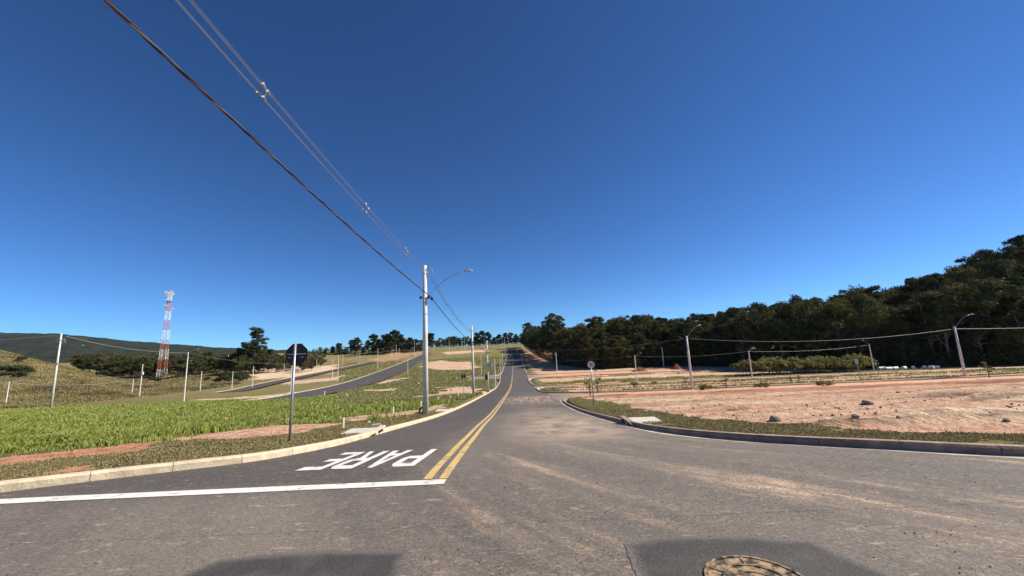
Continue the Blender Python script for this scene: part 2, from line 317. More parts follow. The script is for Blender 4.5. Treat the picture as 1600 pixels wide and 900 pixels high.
# ------------------------------------------------------------------ road plan
KL = [G(*p)[:2] for p in [(0, 770), (100, 757), (200, 745), (300, 733), (400, 721), (470, 708.5)]]
LX = -4.55
LEFT = [(-70, 4.0), (-30, 4.0), (-14, 4.05), (-11, 4.3), (-9.2, 4.9)]+[tuple(p) for p in KL]+[(-4.5, 10.2), (LX, 12), (LX, 20), (LX, 35), (-4.7, 60), (-4.9, 100), (-5.0, 128), (-5.4, 136), (-6.6, 140), (-10, 141.5)]
KR = [G(*p)[:2] for p in [(1600, 714), (1500, 709), (1400, 703), (1300, 698), (1200, 692), (1100, 684)]]
RIGHT = [(70, 3.6), (30, 3.6), (13, 3.7), (10, 4.1), (8.2, 4.7)]+[tuple(p) for p in KR]+[(3.55, 10.0), (3.42, 12), (3.45, 17), (3.6, 25), (3.8, 32), (4.2, 37), (5.6, 40.6), (8.5, 42.3), (12, 42.6)]
def smooth_poly(P, it=2):
    P = [np.array(p, float) for p in P]
    for _ in range(it):
        Q = [P[0]]
        for a, b_ in zip(P[:-1], P[1:]): Q += [.75*a+.25*b_, .25*a+.75*b_]
        P = Q+[P[-1]]
    return np.array(P)
LEFTS = smooth_poly(LEFT); RIGHTS = smooth_poly(RIGHT)
K2 = smooth_poly([(90, 49.2), (22, 48.9), (14, 49.6), (9, 52), (5.5, 55), (4.0, 60), (3.8, 66), (3.8, 76), (4.4, 82), (7, 85), (12, 86), (90, 88)])
K3 = smooth_poly([(95, 97), (14, 96), (7, 97), (4.8, 100), (4.0, 106), (3.9, 128), (4.4, 134), (7, 137), (14, 138), (70, 141)])
K4 = smooth_poly([(70, 154), (14, 152), (7, 153.5), (4.8, 157), (4.2, 164), (4.2, 200), (4.3, 235), (4.5, 320)])
K5 = smooth_poly([(-60, 157), (-13, 155), (-8, 156.5), (-6.2, 161), (-5.8, 168), (-5.9, 210), (-6.3, 300), (-6.6, 330)])
ROAD2L = smooth_poly([(-55.5, 80), (-62, 107), (-65, 140), (-68.2, 170), (-76, 228), (-83.6, 309), (-88, 375)])
ROAD2R = smooth_poly([(-46.5, 81), (-50, 115), (-54.5, 170), (-64.7, 255), (-74.4, 317), (-80, 375)])
ROAD3L = smooth_poly([(-100, 131), (-101.5, 142), (-109, 166), (-114, 229), (-114, 300)])
ROAD3R = smooth_poly([(-92, 131), (-93.5, 142), (-101, 166), (-106, 229), (-106, 300)])
def drape(name, A, B, m, dz, ncol=8, step=1.0, parent=None):
    def resamp(P, n):
        L = np.r_[0, np.cumsum(np.linalg.norm(np.diff(P, axis=0), axis=1))]; t = np.linspace(0, L[-1], n); return np.c_[np.interp(t, L, P[:, 0]), np.interp(t, L, P[:, 1])]
    n = max(2, int(np.linalg.norm(np.diff(A, axis=0), axis=1).sum()/step)); a = resamp(A, n); b_ = resamp(B, n); t = np.linspace(0, 1, ncol)[None, :, None]
    P = (a[:, None]*(1-t)+b_[:, None]*t).reshape(-1, 2); z = H(P[:, 0], P[:, 1])+dz
    i = np.arange(n-1)[:, None]*ncol+np.arange(ncol-1)[None]; F_ = np.stack([i, i+1, i+ncol+1, i+ncol], -1).reshape(-1, 4)
    return npmesh(name, np.c_[P, z], F_, m, parent=parent)
# main sheet by rows
ym = np.r_[np.arange(4.0, 14, .25), np.arange(14, 60, 1.), np.arange(60, 345, 3.)]
li = LEFTS[(LEFTS[:, 1] >= 3.99)]; o_ = np.argsort(li[:, 1]); lx_ = np.interp(ym, li[o_, 1][li[o_, 1] < 136], li[o_, 0][li[o_, 1] < 136])
lx_ = np.where(ym < 4.05, -70, lx_); lx_ = np.where(ym > 130, np.interp(ym, [130, 160, 345], [-5.1, -6.0, -6.7]), lx_)
ri = RIGHTS[RIGHTS[:, 1] < 36]; o_ = np.argsort(ri[:, 1]); rx_ = np.interp(ym, ri[o_, 1], ri[o_, 0]); rx_ = np.where(ym < 3.7, 70, rx_); rx_ = np.where(ym > 36, 4.35, rx_); rx_[0] = max(rx_[0], 12)
ncol = 24; tt = np.linspace(0, 1, ncol); X = lx_[:, None]*(1-tt)+rx_[:, None]*tt; Y = np.repeat(ym[:, None], ncol, 1); Z = H(X, Y)
V1 = np.c_[X.ravel(), Y.ravel(), Z.ravel()]; i = np.arange(len(ym)-1)[:, None]*ncol+np.arange(ncol-1)[None]; F1 = np.stack([i, i+1, i+ncol+1, i+ncol], -1).reshape(-1, 4)
xc = np.linspace(-70, 70, 71); yc = np.array([-9, -6, -3, -1, 0, 1, 2, 2.5, 3, 3.5, 4.0]); X, Y = np.meshgrid(xc, yc); V2 = np.c_[X.ravel(), Y.ravel(), H(X, Y).ravel()-.0015]
i = np.arange(10)[:, None]*71+np.arange(70)[None]; F2 = np.stack([i, i+1, i+72, i+71], -1).reshape(-1, 4)
road = kind(npmesh('road', np.r_[V1, V2], np.r_[F1, F2+len(V1)], M['asphalt']), 'structure')
M['dirt'] = M['ground']
sideA = kind(drape('side_road', np.array([(3.0, 58.), (14, 49.6), (22, 48.9), (92, 49.2)]), np.array([(3.0, 37.), (8, 42), (14, 42.6), (92, 42.8)]), M['dirtroad'], -.006, 8, 2), 'structure')
sideB = kind(drape('side_road', np.array([(3.0, 100.), (10, 96.5), (92, 97)]), np.array([(3.0, 80), (10, 85.6), (92, 88)]), M['dirtroad'], -.006, 8, 3), 'structure')
sideC = kind(drape('side_road', np.array([(-17, 156.0), (-12, 155), (-3, 158), (3, 158.), (10, 152.5), (70, 154)]), np.array([(-17, 142), (-10, 141.5), (-3, 134), (3, 133), (10, 137.6), (70, 141)]), M['dirtroad'], -.006, 8, 4), 'structure')
road2 = kind(drape('hill_road', ROAD2L, ROAD2R, M['asphalt'], .03, 8, 3), 'structure')
road3 = kind(drape('upper_hill_road', ROAD3L, ROAD3R, M['asphalt'], .03, 8, 3), 'structure')

# ------------------------------------------------------------------ ground sheet
def in_poly(x, y, P):
    r = np.zeros(x.shape, bool); n = len(P)
    for i in range(n):
        x1, y1 = P[i]; x2, y2 = P[(i+1) % n]
        c = ((y1 > y) != (y2 > y)) & (x < (x2-x1)*(y-y1)/((y2-y1) if y2 != y1 else 1e-9)+x1); r ^= c
    return r
def wp(px): return [tuple(G(*p)[:2]) for p in px]
road_polys = [np.r_[LEFTS[:-4], [(4.2, 128.)], RIGHTS[::-1][30:]] if False else None]
def strip(A, B): return [tuple(p) for p in A]+[tuple(p) for p in B[::-1]]
main_poly = [(l, y) for l, y in zip(lx_, ym)]+[(r, y) for r, y in zip(rx_[::-1], ym[::-1])]
ROADS = [main_poly, [(-70, -9), (70, -9), (70, 3.62), (-70, 4.0)],
         [(3, 58.), (9, 52), (14, 49.6), (22, 48.9), (92, 49.2), (92, 42.8), (14, 42.6), (8.5, 42.3), (5.6, 40.6), (3, 37)],
         [(3, 100), (7, 97), (14, 96), (92, 97), (92, 88), (12, 86), (7, 85), (3, 79)],
         [(-17, 156), (-12, 155), (-3, 160), (3, 160), (10, 152.5), (70, 154), (70, 141), (10, 137.6), (3, 131), (-3, 131), (-10, 141.5), (-17, 142)],
         strip(ROAD2L, ROAD2R), strip(ROAD3L, ROAD3R)]
def road_dist(x, y):              # signed: negative inside a road
    d = np.full(x.shape, 1e9); ins = np.zeros(x.shape, bool)
    for P in ROADS:
        Q = np.array(P); ins |= in_poly(x, y, P)
        lo = Q.min(0)-4; hi = Q.max(0)+4; k = np.where((x > lo[0]) & (x < hi[0]) & (y > lo[1]) & (y < hi[1]))[0]
        xs, ys = x[k], y[k]; dk = d[k]
        for a, b_ in zip(Q, np.roll(Q, -1, 0)):
            e_ = b_-a; L2 = (e_*e_).sum()+1e-12; t = np.clip(((xs-a[0])*e_[0]+(ys-a[1])*e_[1])/L2, 0, 1)
            dk = np.minimum(dk, np.hypot(xs-a[0]-t*e_[0], ys-a[1]-t*e_[1]))
        d[k] = dk
    return np.where(ins, -d, d)
ang = np.radians(np.r_[np.arange(-64, 64.01, .2), np.arange(66, 296, 5.)]); rad = np.r_[np.geomspace(2.5, 620, 370), np.geomspace(680, 4400, 20)]
A_, R_ = np.meshgrid(ang, rad); gx = (np.sin(A_)*R_).ravel(); gy = (np.cos(A_)*R_).ravel(); gr = R_.ravel()
gz = H(gx, gy); rd = road_dist(gx, gy); cell = np.maximum(gr*.014, .12)
# what covers the ground, as world polygons found from where they lie in the photograph
soil = .14+.26*fbm(gx/9, gy/9, 3); tone = np.full(gx.shape, .45); lushv = np.full(gx.shape, .46)
PXN = (fbm(gx/3.5, gy/3.5, 9)-.5+1.2*(fbm(gx/14, gy/9, 10)-.5))*np.clip(gr*.07, .5, 9)+(fbm(gx/.7, gy/.7, 13)-.5)*.9; PYN = (fbm(gx/3.5, gy/3.5, 31)-.5+1.2*(fbm(gx/14, gy/9, 32)-.5))*np.clip(gr*.05, .4, 6)+(fbm(gx/.7, gy/.7, 14)-.5)*.7
def paintp(P, arr, val, w=1.):
    k = in_poly(gx+PXN, gy+PYN, P); arr[k] = arr[k]*(1-w)+val*w
far = ss(90, 140, gy)
lushv -= .12*far; soil += .08*far*fbm(gx/22, gy/10, 12)
# left of the main road
tallP = wp([(-260, 655), (0, 640), (330, 629), (470, 616), (560, 606), (655, 592), (700, 592), (690, 612), (640, 640), (545, 652), (530, 660), (420, 664), (330, 676), (240, 694), (120, 704), (0, 715), (-260, 745)])
paintp(tallP, lushv, .93); paintp(tallP, soil, .16)
for P, t in [([(-200, 748), (0, 722), (110, 708), (215, 697), (250, 694), (200, 712), (90, 722), (0, 744), (-200, 775)], .80), ([(225, 697), (330, 680), (420, 668), (530, 664), (470, 682), (380, 690), (300, 692)], .5), ([(70, 745), (160, 735), (190, 738), (120, 748)], .95),
             ([(520, 655), (600, 648), (700, 632), (690, 638), (600, 655), (540, 662)], .4), ([(555, 610), (615, 608), (612, 613), (560, 613)], .35), ([(572, 601), (605, 594), (640, 590), (610, 600)], .35),
             ([(663, 567), (690, 563), (740, 566), (746, 578), (690, 579), (660, 576)], .5), ([(690, 606), (750, 605), (766, 612), (745, 618), (690, 617)], .4), ([(697, 590), (725, 586), (757, 590), (760, 596), (715, 597)], .45), ([(640, 620), (720, 612), (715, 617), (640, 626)], .3), ([(690, 550), (760, 546), (770, 549), (700, 554)], .35),
             ([(396, 574), (440, 571), (480, 576), (522, 571), (518, 584), (450, 590), (396, 594)], .12), ([(440, 597), (520, 590), (540, 585), (530, 594), (450, 602)], .3), ([(300, 626), (420, 618), (520, 607), (420, 623)], .3), ([(560, 562), (600, 553), (655, 545), (662, 551), (600, 566)], .85)]:
    P = wp(P); paintp(P, soil, .80 if P[0][1] < 20 else .61); paintp(P, tone, t if P[0][1] < 20 else t*.7)
P = wp([(560, 562), (600, 553), (655, 545), (662, 551), (600, 566)]); paintp(P, soil, .5)
for P in [[(742, 595), (764, 594), (764, 606), (742, 605)], [(705, 588), (728, 585), (730, 596), (708, 596)], [(690, 560), (780, 552), (780, 558), (700, 564)]]: P = wp(P); paintp(P, lushv, .9); paintp(P, soil, .1)
k = (gx < -122) & (gy > 100); hillf = ss(-120, -132, gx)*ss(98, 108, gy)
lushv = lushv*(1-hillf)+hillf*(.12+.55*(fbm(gx/26, gy/16, 41)-.25)); soil = soil*(1-hillf)+hillf*(.1+.25*fbm(gx/18, gy/9, 44)); tone = tone*(1-hillf)+hillf*.75
P = wp([(92, 583), (110, 575), (132, 576), (146, 584), (120, 588)]); paintp(P, lushv, 1.); paintp(P, soil, .0)
P = wp([(392, 574), (440, 570), (480, 574), (524, 570), (520, 583), (450, 589), (392, 594)]); paintp(P, soil, .85); paintp(P, tone, .05)
# right of the main road: bare lot, then strips of soil and weeds
lotP = wp([(893, 621), (935, 626), (1000, 642), (1060, 652), (1130, 661), (1215, 668), (1300, 675), (1420, 684), (1600, 690), (1800, 700), (1800, 628)])+[(90, 42.6), (8.5, 42.6)]
paintp(lotP, soil, 1.0); paintp(lotP, tone, .43)
P = [(9, 34), (40, 33), (90, 30), (90, 42.6), (8, 42.6)]; paintp(P, tone, .85)
rs = ss(6, 10, gx)*ss(47, 49, gy)
gyw = gy+PYN*1.6
def band(a, b_): return ss(a-.7, a+.7, gyw)*(1-ss(b_-.7, b_+.7, gyw))
green = np.clip(band(49.5, 54)+.7*band(62, 66)+band(72, 79)+band(98, 112)*.9+.6*band(126, 134), 0, 1)
soil = soil*(1-rs)+rs*(1-.9*green)*np.where(gy > 150, .65, 1); tone = np.where(rs > .5, .42, tone); lushv = np.where(rs > .5, .62, lushv)
fe = ss(-4, 3, gy-forest_edge(gx))*ss(8, 14, gx); soil = soil*(1-fe)+fe*.2; lushv = lushv*(1-fe)+fe*.3
P = wp([(820, 548), (838, 545), (868, 560), (850, 566), (825, 566)]); paintp(P, soil, .8); paintp(P, tone, .8)
# relief: verge raised to kerb height, loose soil on the lots, a few spoil heaps
gz = gz+np.where(rd < .14, -.45, -.45+(.45+.095)*ss(.14, .14+cell, rd))
rough = ss(.4, .8, soil)*ss(.3, 1.2, rd)*(1-ss(90, 160, gr))
gz += rough*(.16*(fbm(gx/1.1, gy/1.1, 61)-.5)+.10*(fbm(gx/.35, gy/.35, 63)-.5)+.25*(fbm(gx/6, gy/4, 65)-.5))
gz += ss(-128, -150, gx)*ss(100, 120, gy)*1.2*(fbm(gx/5, gy/5, 71)-.5)
for u, v_, rx, ry, hh in [(1500, 622, 3.2, .8, .55), (1570, 626, 2.4, .7, .4), (1420, 641, 1.6, .6, .3), (1500, 655, 2.5, .7, .3), (1575, 662, 1.6, .6, .3), (1345, 672, .9, .45, .3), (1290, 665, .5, .3, .22), (1095, 638, 1.5, .5, .25), (1160, 643, 1.2, .4, .22), (1390, 668, 2.0, .35, .18), (1180, 608, 2.4, .8, .5)]:
    c = G(u, v_); q = ((gx-c[0])/rx)**2+((gy-c[1])/ry)**2; gz += .55*hh*np.exp(-q)*(.6+.8*fbm(gx/.5, gy/.5, 77))*(rd > .4)
dark_soil_and_shadow = np.zeros(gx.shape); lot = in_poly(gx, gy, lotP) & (rd > .6); rgt_ = np.random.default_rng(5)
tone += np.where(lot | (rs > .5), 1.0*(fbm(gx/11, gy/1.8, 151)-.5), 0)
for k in range(12):
    y0 = rgt_.uniform(12, 40); sl2 = rgt_.uniform(-.12, .12); am = rgt_.uniform(.3, 1.6); wl = rgt_.uniform(9, 22); ph = rgt_.uniform(0, 6)
    for off in (0, 1.7):
        d_ = np.abs(gy-(y0+off+sl2*(gx-15)+am*np.sin(gx/wl+ph))); w_ = .16+.006*gr
        g_ = np.exp(-(d_/w_)**2)*lot*ss(.35, .6, fbm(gx/7, gy/7, 160+k)); gz -= .05*g_; gz += .035*np.exp(-((d_-2.2*w_)/w_)**2)*lot*ss(.35, .6, fbm(gx/7, gy/7, 160+k)); dark_soil_and_shadow = np.maximum(dark_soil_and_shadow, .6*g_)
for u, v_, rx, ry, a_ in [(1400, 665, 1.5, .32, 1.), (1375, 663, .9, .2, .9), (1520, 623, 3.4, .7, .75), (1095, 640, 1.6, .35, .6), (1480, 652, 2.2, .35, .55), (1570, 660, 1.6, .4, .7), (1340, 672, .9, .3, .7), (1180, 645, 1.5, .3, .45), (1240, 636, 2., .25, .4)]:  # leading entries paint a cast shadow into the soil, the rest dark earth
    c = G(u, v_); dark_soil_and_shadow = np.maximum(dark_soil_and_shadow, a_*np.exp(-(((gx-c[0])/rx)**2+((gy-c[1])/ry)**2))*(.5+fbm(gx/.6, gy/.4, 171)))
nA = len(ang); i = np.arange(len(rad)-1)[:, None]*nA+np.arange(nA)[None]; j = np.arange(len(rad)-1)[:, None]*nA+(np.arange(nA)[None]+1) % nA
FG = np.stack([i, i+nA, j+nA, j], -1).reshape(-1, 4)
ground = kind(npmesh('ground', np.c_[gx, gy, gz], FG, M['ground'], {'soil': soil, 'tone': tone, 'lush': lushv, 'dark_soil_and_shadow': dark_soil_and_shadow}, smooth=True), 'structure')
gzg = gz.reshape(A_.shape); nfront = int(np.sum(ang <= math.radians(64.0)))
def GZ(x, y):                     # height of the finished ground sheet (front sector)
    x = np.asarray(x, float); y = np.asarray(y, float); a = np.degrees(np.arctan2(x, y)); r = np.hypot(x, y)
    ai = np.clip((a+64)/.2, 0, nfront-1.001); lr = np.clip(np.log(r/2.5)/math.log(620/2.5)*369, 0, 368.999)
    i0 = np.floor(lr).astype(int); j0 = np.floor(ai).astype(int); f = lr-i0; g = ai-j0
    return (gzg[i0, j0]*(1-f)+gzg[i0+1, j0]*f)*(1-g)+(gzg[i0, j0+1]*(1-f)+gzg[i0+1, j0+1]*f)*g
def GG(u, v): p = G(u, v); return np.array([p[0], p[1], float(GZ(p[0], p[1]))])

# ------------------------------------------------------------------ kerbs, stone by stone near the camera
def arc(P):
    L = np.r_[0, np.cumsum(np.linalg.norm(np.diff(P, axis=0), axis=1))]
    return L, lambda t: np.array([np.interp(t, L, P[:, 0]), np.interp(t, L, P[:, 1])])
def kerb_run(P, side, m, near_len, parent, hgt=.15, wid=.15, gutter=None, skip=()):
    L, f = arc(P); t = 0.; n = 0
    def sec(mb, t0, t1, k):
        base = len(mb.v); ts = np.linspace(t0, t1, k)
        for q in ts:
            p = f(q); d = f(min(q+.05, L[-1]))-f(max(q-.05, 0)); d = d/(np.linalg.norm(d)+1e-9); nrm = np.array([-d[1], d[0]])*side; z = float(H(p[0], p[1]))
            for a, h_ in ((0, -.12), (.0, hgt-.03), (.03, hgt), (wid, hgt), (wid, -.3)): mb.v.append((p[0]+nrm[0]*a, p[1]+nrm[1]*a, z+h_))
        for i in range(k-1):
            for j in range(5): mb.f.append(tuple(base+c for c in (i*5+j, i*5+(j+1) % 5, (i+1)*5+(j+1) % 5, (i+1)*5+j)))
        mb.f.append(tuple(base+j for j in range(5))); mb.f.append(tuple(base+(k-1)*5+j for j in reversed(range(5))))
    while t < L[-1]-.2:
        p = f(t); dist = math.hypot(*p)
        if dist > near_len and n > 0 or dist > near_len:
            t1 = t
            mb = MB()
            while t1 < L[-1]-.05 and math.hypot(*f(t1)) > near_len: t1 = min(t1+.99 if near_len > 1 else t1+3, L[-1])
            sec(mb, t, t1, max(3, int((t1-t)/1.2))); mb.build('far_kerb_run', m, parent); t = t1; continue
        t1 = min(t+1.0, L[-1])
        if not any(a < t+.5 < b_ for a, b_ in skip): mb = MB(); sec(mb, t+.004, t1-.006, 4); mb.build('kerb_stone', m, parent); n += 1
        t = t1
    if gutter:
        mb = MB(); q = 0.
        A = []; 
        for q in np.arange(0, L[-1], .6):
            p = f(q); d = f(min(q+.05, L[-1]))-f(max(q-.05, 0)); d = d/(np.linalg.norm(d)+1e-9); nrm = np.array([-d[1], d[0]])*side
            w = gutter*(.75+.5*float(vnoise(q*.9, 3.3, 5))); z = float(H(p[0], p[1])); A += [(p[0]+nrm[0]*.03, p[1]+nrm[1]*.03, z+.012), (p[0]-nrm[0]*w, p[1]-nrm[1]*w, z+.006)]
        mb.add(A, [(2*i, 2*i+1, 2*i+3, 2*i+2) for i in range(len(A)//2-1)]); mb.build('gutter_strip', M['gutter'], parent)
kl = kind(empty('kerb', (0, 0, 0)), 'structure', 'pale concrete kerb along the left side of the main road')
kerb_run(LEFTS, 1, M['kerb'], 44, kl, hgt=.135)
kr = kind(empty('kerb', (0, 0, 0)), 'structure', 'dark kerb with shade in its colour round the bare lot right of the main road')
kerb_run(RIGHTS, -1, M['kerb_r'], 44, kr, hgt=.125, gutter=.2)
for P, nm, sd_ in ((K2, 'kerb of the second lot on the right', -1), (K3, 'kerb of the third lot on the right', -1), (K4, 'kerb of the far lot on the right', -1), (K5, 'pale kerb of the far left lot', 1), (ROAD2L, 'pale kerb left of the hill road', 1), (ROAD3L, 'pale kerb left of the upper hill road', 1)):
    k = kind(empty('kerb', (0, 0, 0)), 'structure', nm); kerb_run(P, sd_, M['gutter'] if P is not K2 else M['kerb'], 0, k, hgt=.18, wid=.28 if P is not K2 else .16)

# ------------------------------------------------------------------ road markings (parts of the road)
def flat(name, poly_xy, m, dz=.006, sub=1):
    mb = MB(); mb.add([(x, y, float(H(x, y))+dz) for x, y in poly_xy], [tuple(range(len(poly_xy)))]); return mb.build(name, m, road)
def ribbon(name, pts, w, m, dz=.006):
    mb = MB(); A = []
    for i, p in enumerate(pts):
        d = np.array(pts[min(i+1, len(pts)-1)])-np.array(pts[max(i-1, 0)]); d = d/np.linalg.norm(d); n_ = np.array([-d[1], d[0]])*w/2
        for s in (1, -1): x, y = p[0]+n_[0]*s, p[1]+n_[1]*s; A.append((x, y, float(H(x, y))+dz))
    mb.add(A, [(2*i, 2*i+1, 2*i+3, 2*i+2) for i in range(len(pts)-1)]); return mb.build(name, m, road)
yl = np.r_[np.arange(5.62, 14, .4), np.arange(14, 60, 1.5), np.arange(60, 120, 3)]
cx_ = lambda y: np.interp(y, [5, 9, 15, 28, 50, 78, 130, 300], [-1.15, -1.24, -1.4, -1.5, -1.45, -1.4, -1.3, -1.2])
for s in (-1, 1): ribbon('yellow_centre_line', [(float(cx_(y))+s*.11, y) for y in yl], .12, M['pyellow'])
ribbon('yellow_centre_line', [(float(cx_(y)), y) for y in np.arange(122, 150, 3)], .2, M['pyellow'])
for y in np.arange(152, 290, 9.): ribbon('white_lane_dash', [(float(cx_(q)), q) for q in (y, y+2, y+4)], .16, M['pwhite'])
ribbon('stop_line', [(-7.35, 5.38), (-6, 5.42), (-5, 5.43), (-4, 5.44), (-3, 5.45), (-2, 5.45), (-1.0, 5.46)], .24, M['pwhite'])
for s in (0, 1): ribbon('white_lane_dash', [(4.6+s*1.6, 100-.5*s), (5.8+s*1.6, 99-.5*s)], .5, M['pwhite'])
# PARE, painted for drivers coming towards the camera: letter tops are nearest
LET = {'P': [[(0, 0), (.29, 0), (.29, 1), (0, 1)], [(.29, 1), (.8, 1), (1, .88), (.71, .84), (.29, .84)], [(1, .88), (1, .56), (.71, .6), (.71, .84)], [(1, .56), (.8, .44), (.29, .44), (.29, .6), (.71, .6)]],
       'A': [[(0, 0), (.29, 0), (.6, 1), (.4, 1)], [(.71, 0), (1, 0), (.6, 1), (.5, .74)], [(.27, .22), (.73, .22), (.68, .36), (.32, .36)]],
       'E': [[(0, 0), (.29, 0), (.29, 1), (0, 1)], [(.29, 1), (1, 1), (1, .84), (.29, .84)], [(.29, .58), (.85, .58), (.85, .43), (.29, .43)], [(.29, .16), (1, .16), (1, 0), (.29, 0)]]}
LET['R'] = LET['P']+[[(.45, .44), (.68, .44), (1, 0), (.76, 0)]]
def letter(ch, x_start, w, y0, y1):
    mb = MB()
    for q_, poly in enumerate(LET[ch]):
        P = [(x_start-w*a, y0+(y1-y0)*(1-b_)) for a, b_ in poly]
        mb.add([(x, y, float(H(x, y))+.006+.001*q_) for x, y in P], [tuple(range(len(P)))])
    o = mb.build('painted_letter', M['pwhite'], road); return o
for k, ch in enumerate('PARE'): letter(ch, -1.72-.505*k, .425, 6.62, 8.55)
def patch(P, a=.035):
    Q = []
    for i in range(len(P)):
        p, q = np.array(P[i]), np.array(P[(i+1) % len(P)]); n_ = max(2, int(np.linalg.norm(q-p)/.05))
        Q += [p+(q-p)*t for t in np.linspace(0, 1, n_, endpoint=False)]
    Q = np.array(Q); c = Q.mean(0); Q = Q+np.c_[fbm(Q[:, 0]*8, Q[:, 1]*8, 3)-.5, fbm(Q[:, 0]*8, Q[:, 1]*8, 8)-.5]*2*a; n_ = len(Q)
    d = (c-Q)/np.linalg.norm(c-Q, axis=1)[:, None]; R3 = [Q-d*.07, Q, Q+d*.09, Q+d*.3, np.repeat(c[None], n_, 0)]; A3 = [0, .6, 1.2, .85, .75]
    V_ = np.concatenate(R3); z = H(V_[:, 0], V_[:, 1])+np.repeat([.0025, .004, .005, .004, .004], n_); F_ = [(k*n_+j, k*n_+(j+1) % n_, (k+1)*n_+(j+1) % n_, (k+1)*n_+j) for k in range(4) for j in range(n_)]
    return npmesh('asphalt_patch', np.c_[V_, z], F_, M['patch'], {'core': np.repeat(A3, n_)}, parent=road)
patch([(.86, 2.1), (.88, 3.46), (1.2, 3.53), (1.9, 3.47), (2.3, 3.38), (2.48, 2.8), (2.42, 2.1)])
patch([(-2.72, 2.1), (-2.69, 3.16), (-2.48, 3.46), (-2.1, 3.52), (-1.2, 3.51), (-1.0, 3.46), (-.98, 2.1)])
# manhole
mh = tag(empty('manhole_cover', (1.58, 2.88, float(H(1.58, 2.88)))), 'round iron manhole cover with ribs, caked in tan dirt, in the dark asphalt patch', 'manhole cover')
m, nt, b = mat('cast_iron_dirty'); v = geo(nt); nn = noise(nt, v, 14, 5, .65)
col = mixc(nt, mapr(nt, nn, .42, .58), (.03, .022, .018), (.33, .23, .13)); nt.links.new(col, b.inputs['Base Color']); b.inputs['Roughness'].default_value = .85; M['iron'] = m
def ring(mb, r0_, r1_, z0, z1, n=40):
    V_ = []; 
    for j in range(n):
        q = 2*math.pi*j/n; c, s = math.cos(q), math.sin(q); V_ += [(r0_*c, r0_*s, z0), (r0_*c, r0_*s, z1), (r1_*c, r1_*s, z1), (r1_*c, r1_*s, z0)]
    F_ = []
    for j in range(n):
        a, b_ = 4*j, 4*((j+1) % n); F_ += [(a, b_, b_+1, a+1), (a+1, b_+1, b_+2, a+2), (a+2, b_+2, b_+3, a+3), (a+3, b_+3, b_, a)]
    return mb.add(V_, F_)
mb = MB(); ring(mb, 0.001, .311, -.02, .008); mb.build('lid', M['iron'], mh)
mb = MB(); ring(mb, .315, .335, -.02, .015); mb.build('frame', M['iron'], mh)
for r_ in (.21, .125): mb = MB(); ring(mb, r_-.008, r_+.008, .007, .014); mb.build('ring_rib', M['iron'], mh)
for q in range(6):
    mb = MB(); a = q*math.pi/3+.35; mb.box((.26*math.cos(a), .26*math.sin(a), .0105), (.095, .016, .007), a); mb.build('radial_rib', M['iron'], mh)

# ------------------------------------------------------------------ storm drain inlets
def inlet(p, d, side, label):
    o = tag(empty('storm_drain_inlet', (p[0], p[1], float(H(*p))), math.atan2(d[1], d[0])), label, 'storm drain')
    mb = MB(); mb.box((0, side*.6, .107), (1.05, .85, .06)); mb.build('slab', M['slab'], o)
    mb = MB(); mb.box((0, side*.079, .109), (1.8, .158, .06)); mb.build('lintel', M['kerb'] if side > 0 else M['kerb_r'], o)
    for s in (-.36, .36): mb = MB(); mb.box((s, side*-.004, .046), (.46, .02, .08)); mb.build('opening_shade', M['dark'], o)  # near-black box on the kerb face stands for the mouth's shade
    mb = MB(); mb.box((0, side*-.012, .05), (.16, .03, .09)); mb.build('pier', M['slab'], o)
inlet((LX, 12.9), (0, 1), 1, 'concrete kerb inlet with two dark mouths beside the left verge, near the PARE lettering')
inlet((3.42, 12.6), (.03, 1), -1, 'concrete kerb inlet with pale slab on the right corner verge')
inlet((-4.58, 27.5), (0, 1), 1, 'concrete kerb inlet with pale slab just beyond the nearest tall pole')

# ------------------------------------------------------------------ poles
def arm_curve(o, z, dx, dy, rise, parent_mat=None, lamp=True):
    L = math.hypot(dx, dy); pts = [(dx*t, dy*t, z+rise*(1-(1-t)**1.7)) for t in np.linspace(0, 1, 8)]
    mb = MB(); mb.tube(pts, .019, 6); a = mb.build('luminaire_arm', M['galv'], o, True)
    if lamp:
        r = math.atan2(dy, dx); mb = MB(); P = [(-.05, -.05), (.1, -.11), (.42, -.10), (.5, -.04), (.5, .04), (.42, .10), (.1, .11), (-.05, .05)]
        ex = np.array([math.cos(r), math.sin(r), .12]); ey = np.array([-math.sin(r), math.cos(r), 0]); mb.prism(P, (dx, dy, z+rise-.03), ex, ey, (0, 0, 1), .08)
        mb.tube([(dx+ex[0]*.25, dy+ex[1]*.25, z+rise+.1), (dx+ex[0]*.25, dy+ex[1]*.25, z+rise+.2)], .05, 8); mb.build('lamp_head', M['lamp'], a)
def pole(bu, bv, tu, tv, label, group='street and utility poles', arm=None, r=(.17, .11), name='street_light_pole', n=10, cross=False, clamp=True, pos=None):
    p = GG(bu, bv) if pos is None else np.array(pos); top = zat(tu, tv, p[1]); h = top-p[2]
    o = tag(empty(name, p), label, 'pole', group)
    mb = MB(); mb.tube([(0, 0, -.5), (0, 0, h*.5), (0, 0, h)], [r[0], (r[0]+r[1])/2, r[1]], n); mb.build('shaft', M['concrete'], o, n > 10)
    if arm: arm_curve(o, h*arm[3] if len(arm) > 3 else h-.6, arm[0], arm[1], arm[2])
    if cross: mb = MB(); mb.box((0, -.15, h-cross), (2.2, .1, .12)); mb.build('crossarm', M['galv'], o)
    o['h'] = h; return o, p, h
GR = 'street and utility poles'
PO = {}
PO['P1'] = pole(665, 650, 663, 415, 'tall nearest concrete utility pole with curved street lamp, on the left verge', arm=(2.55, .3, 1.75, .765), r=(.185, .115), n=20)
PO['P2'] = pole(740, 620, 737, 510, 'second tall concrete pole along the left kerb, behind the nearest one', arm=None, r=(.185, .115), n=14)
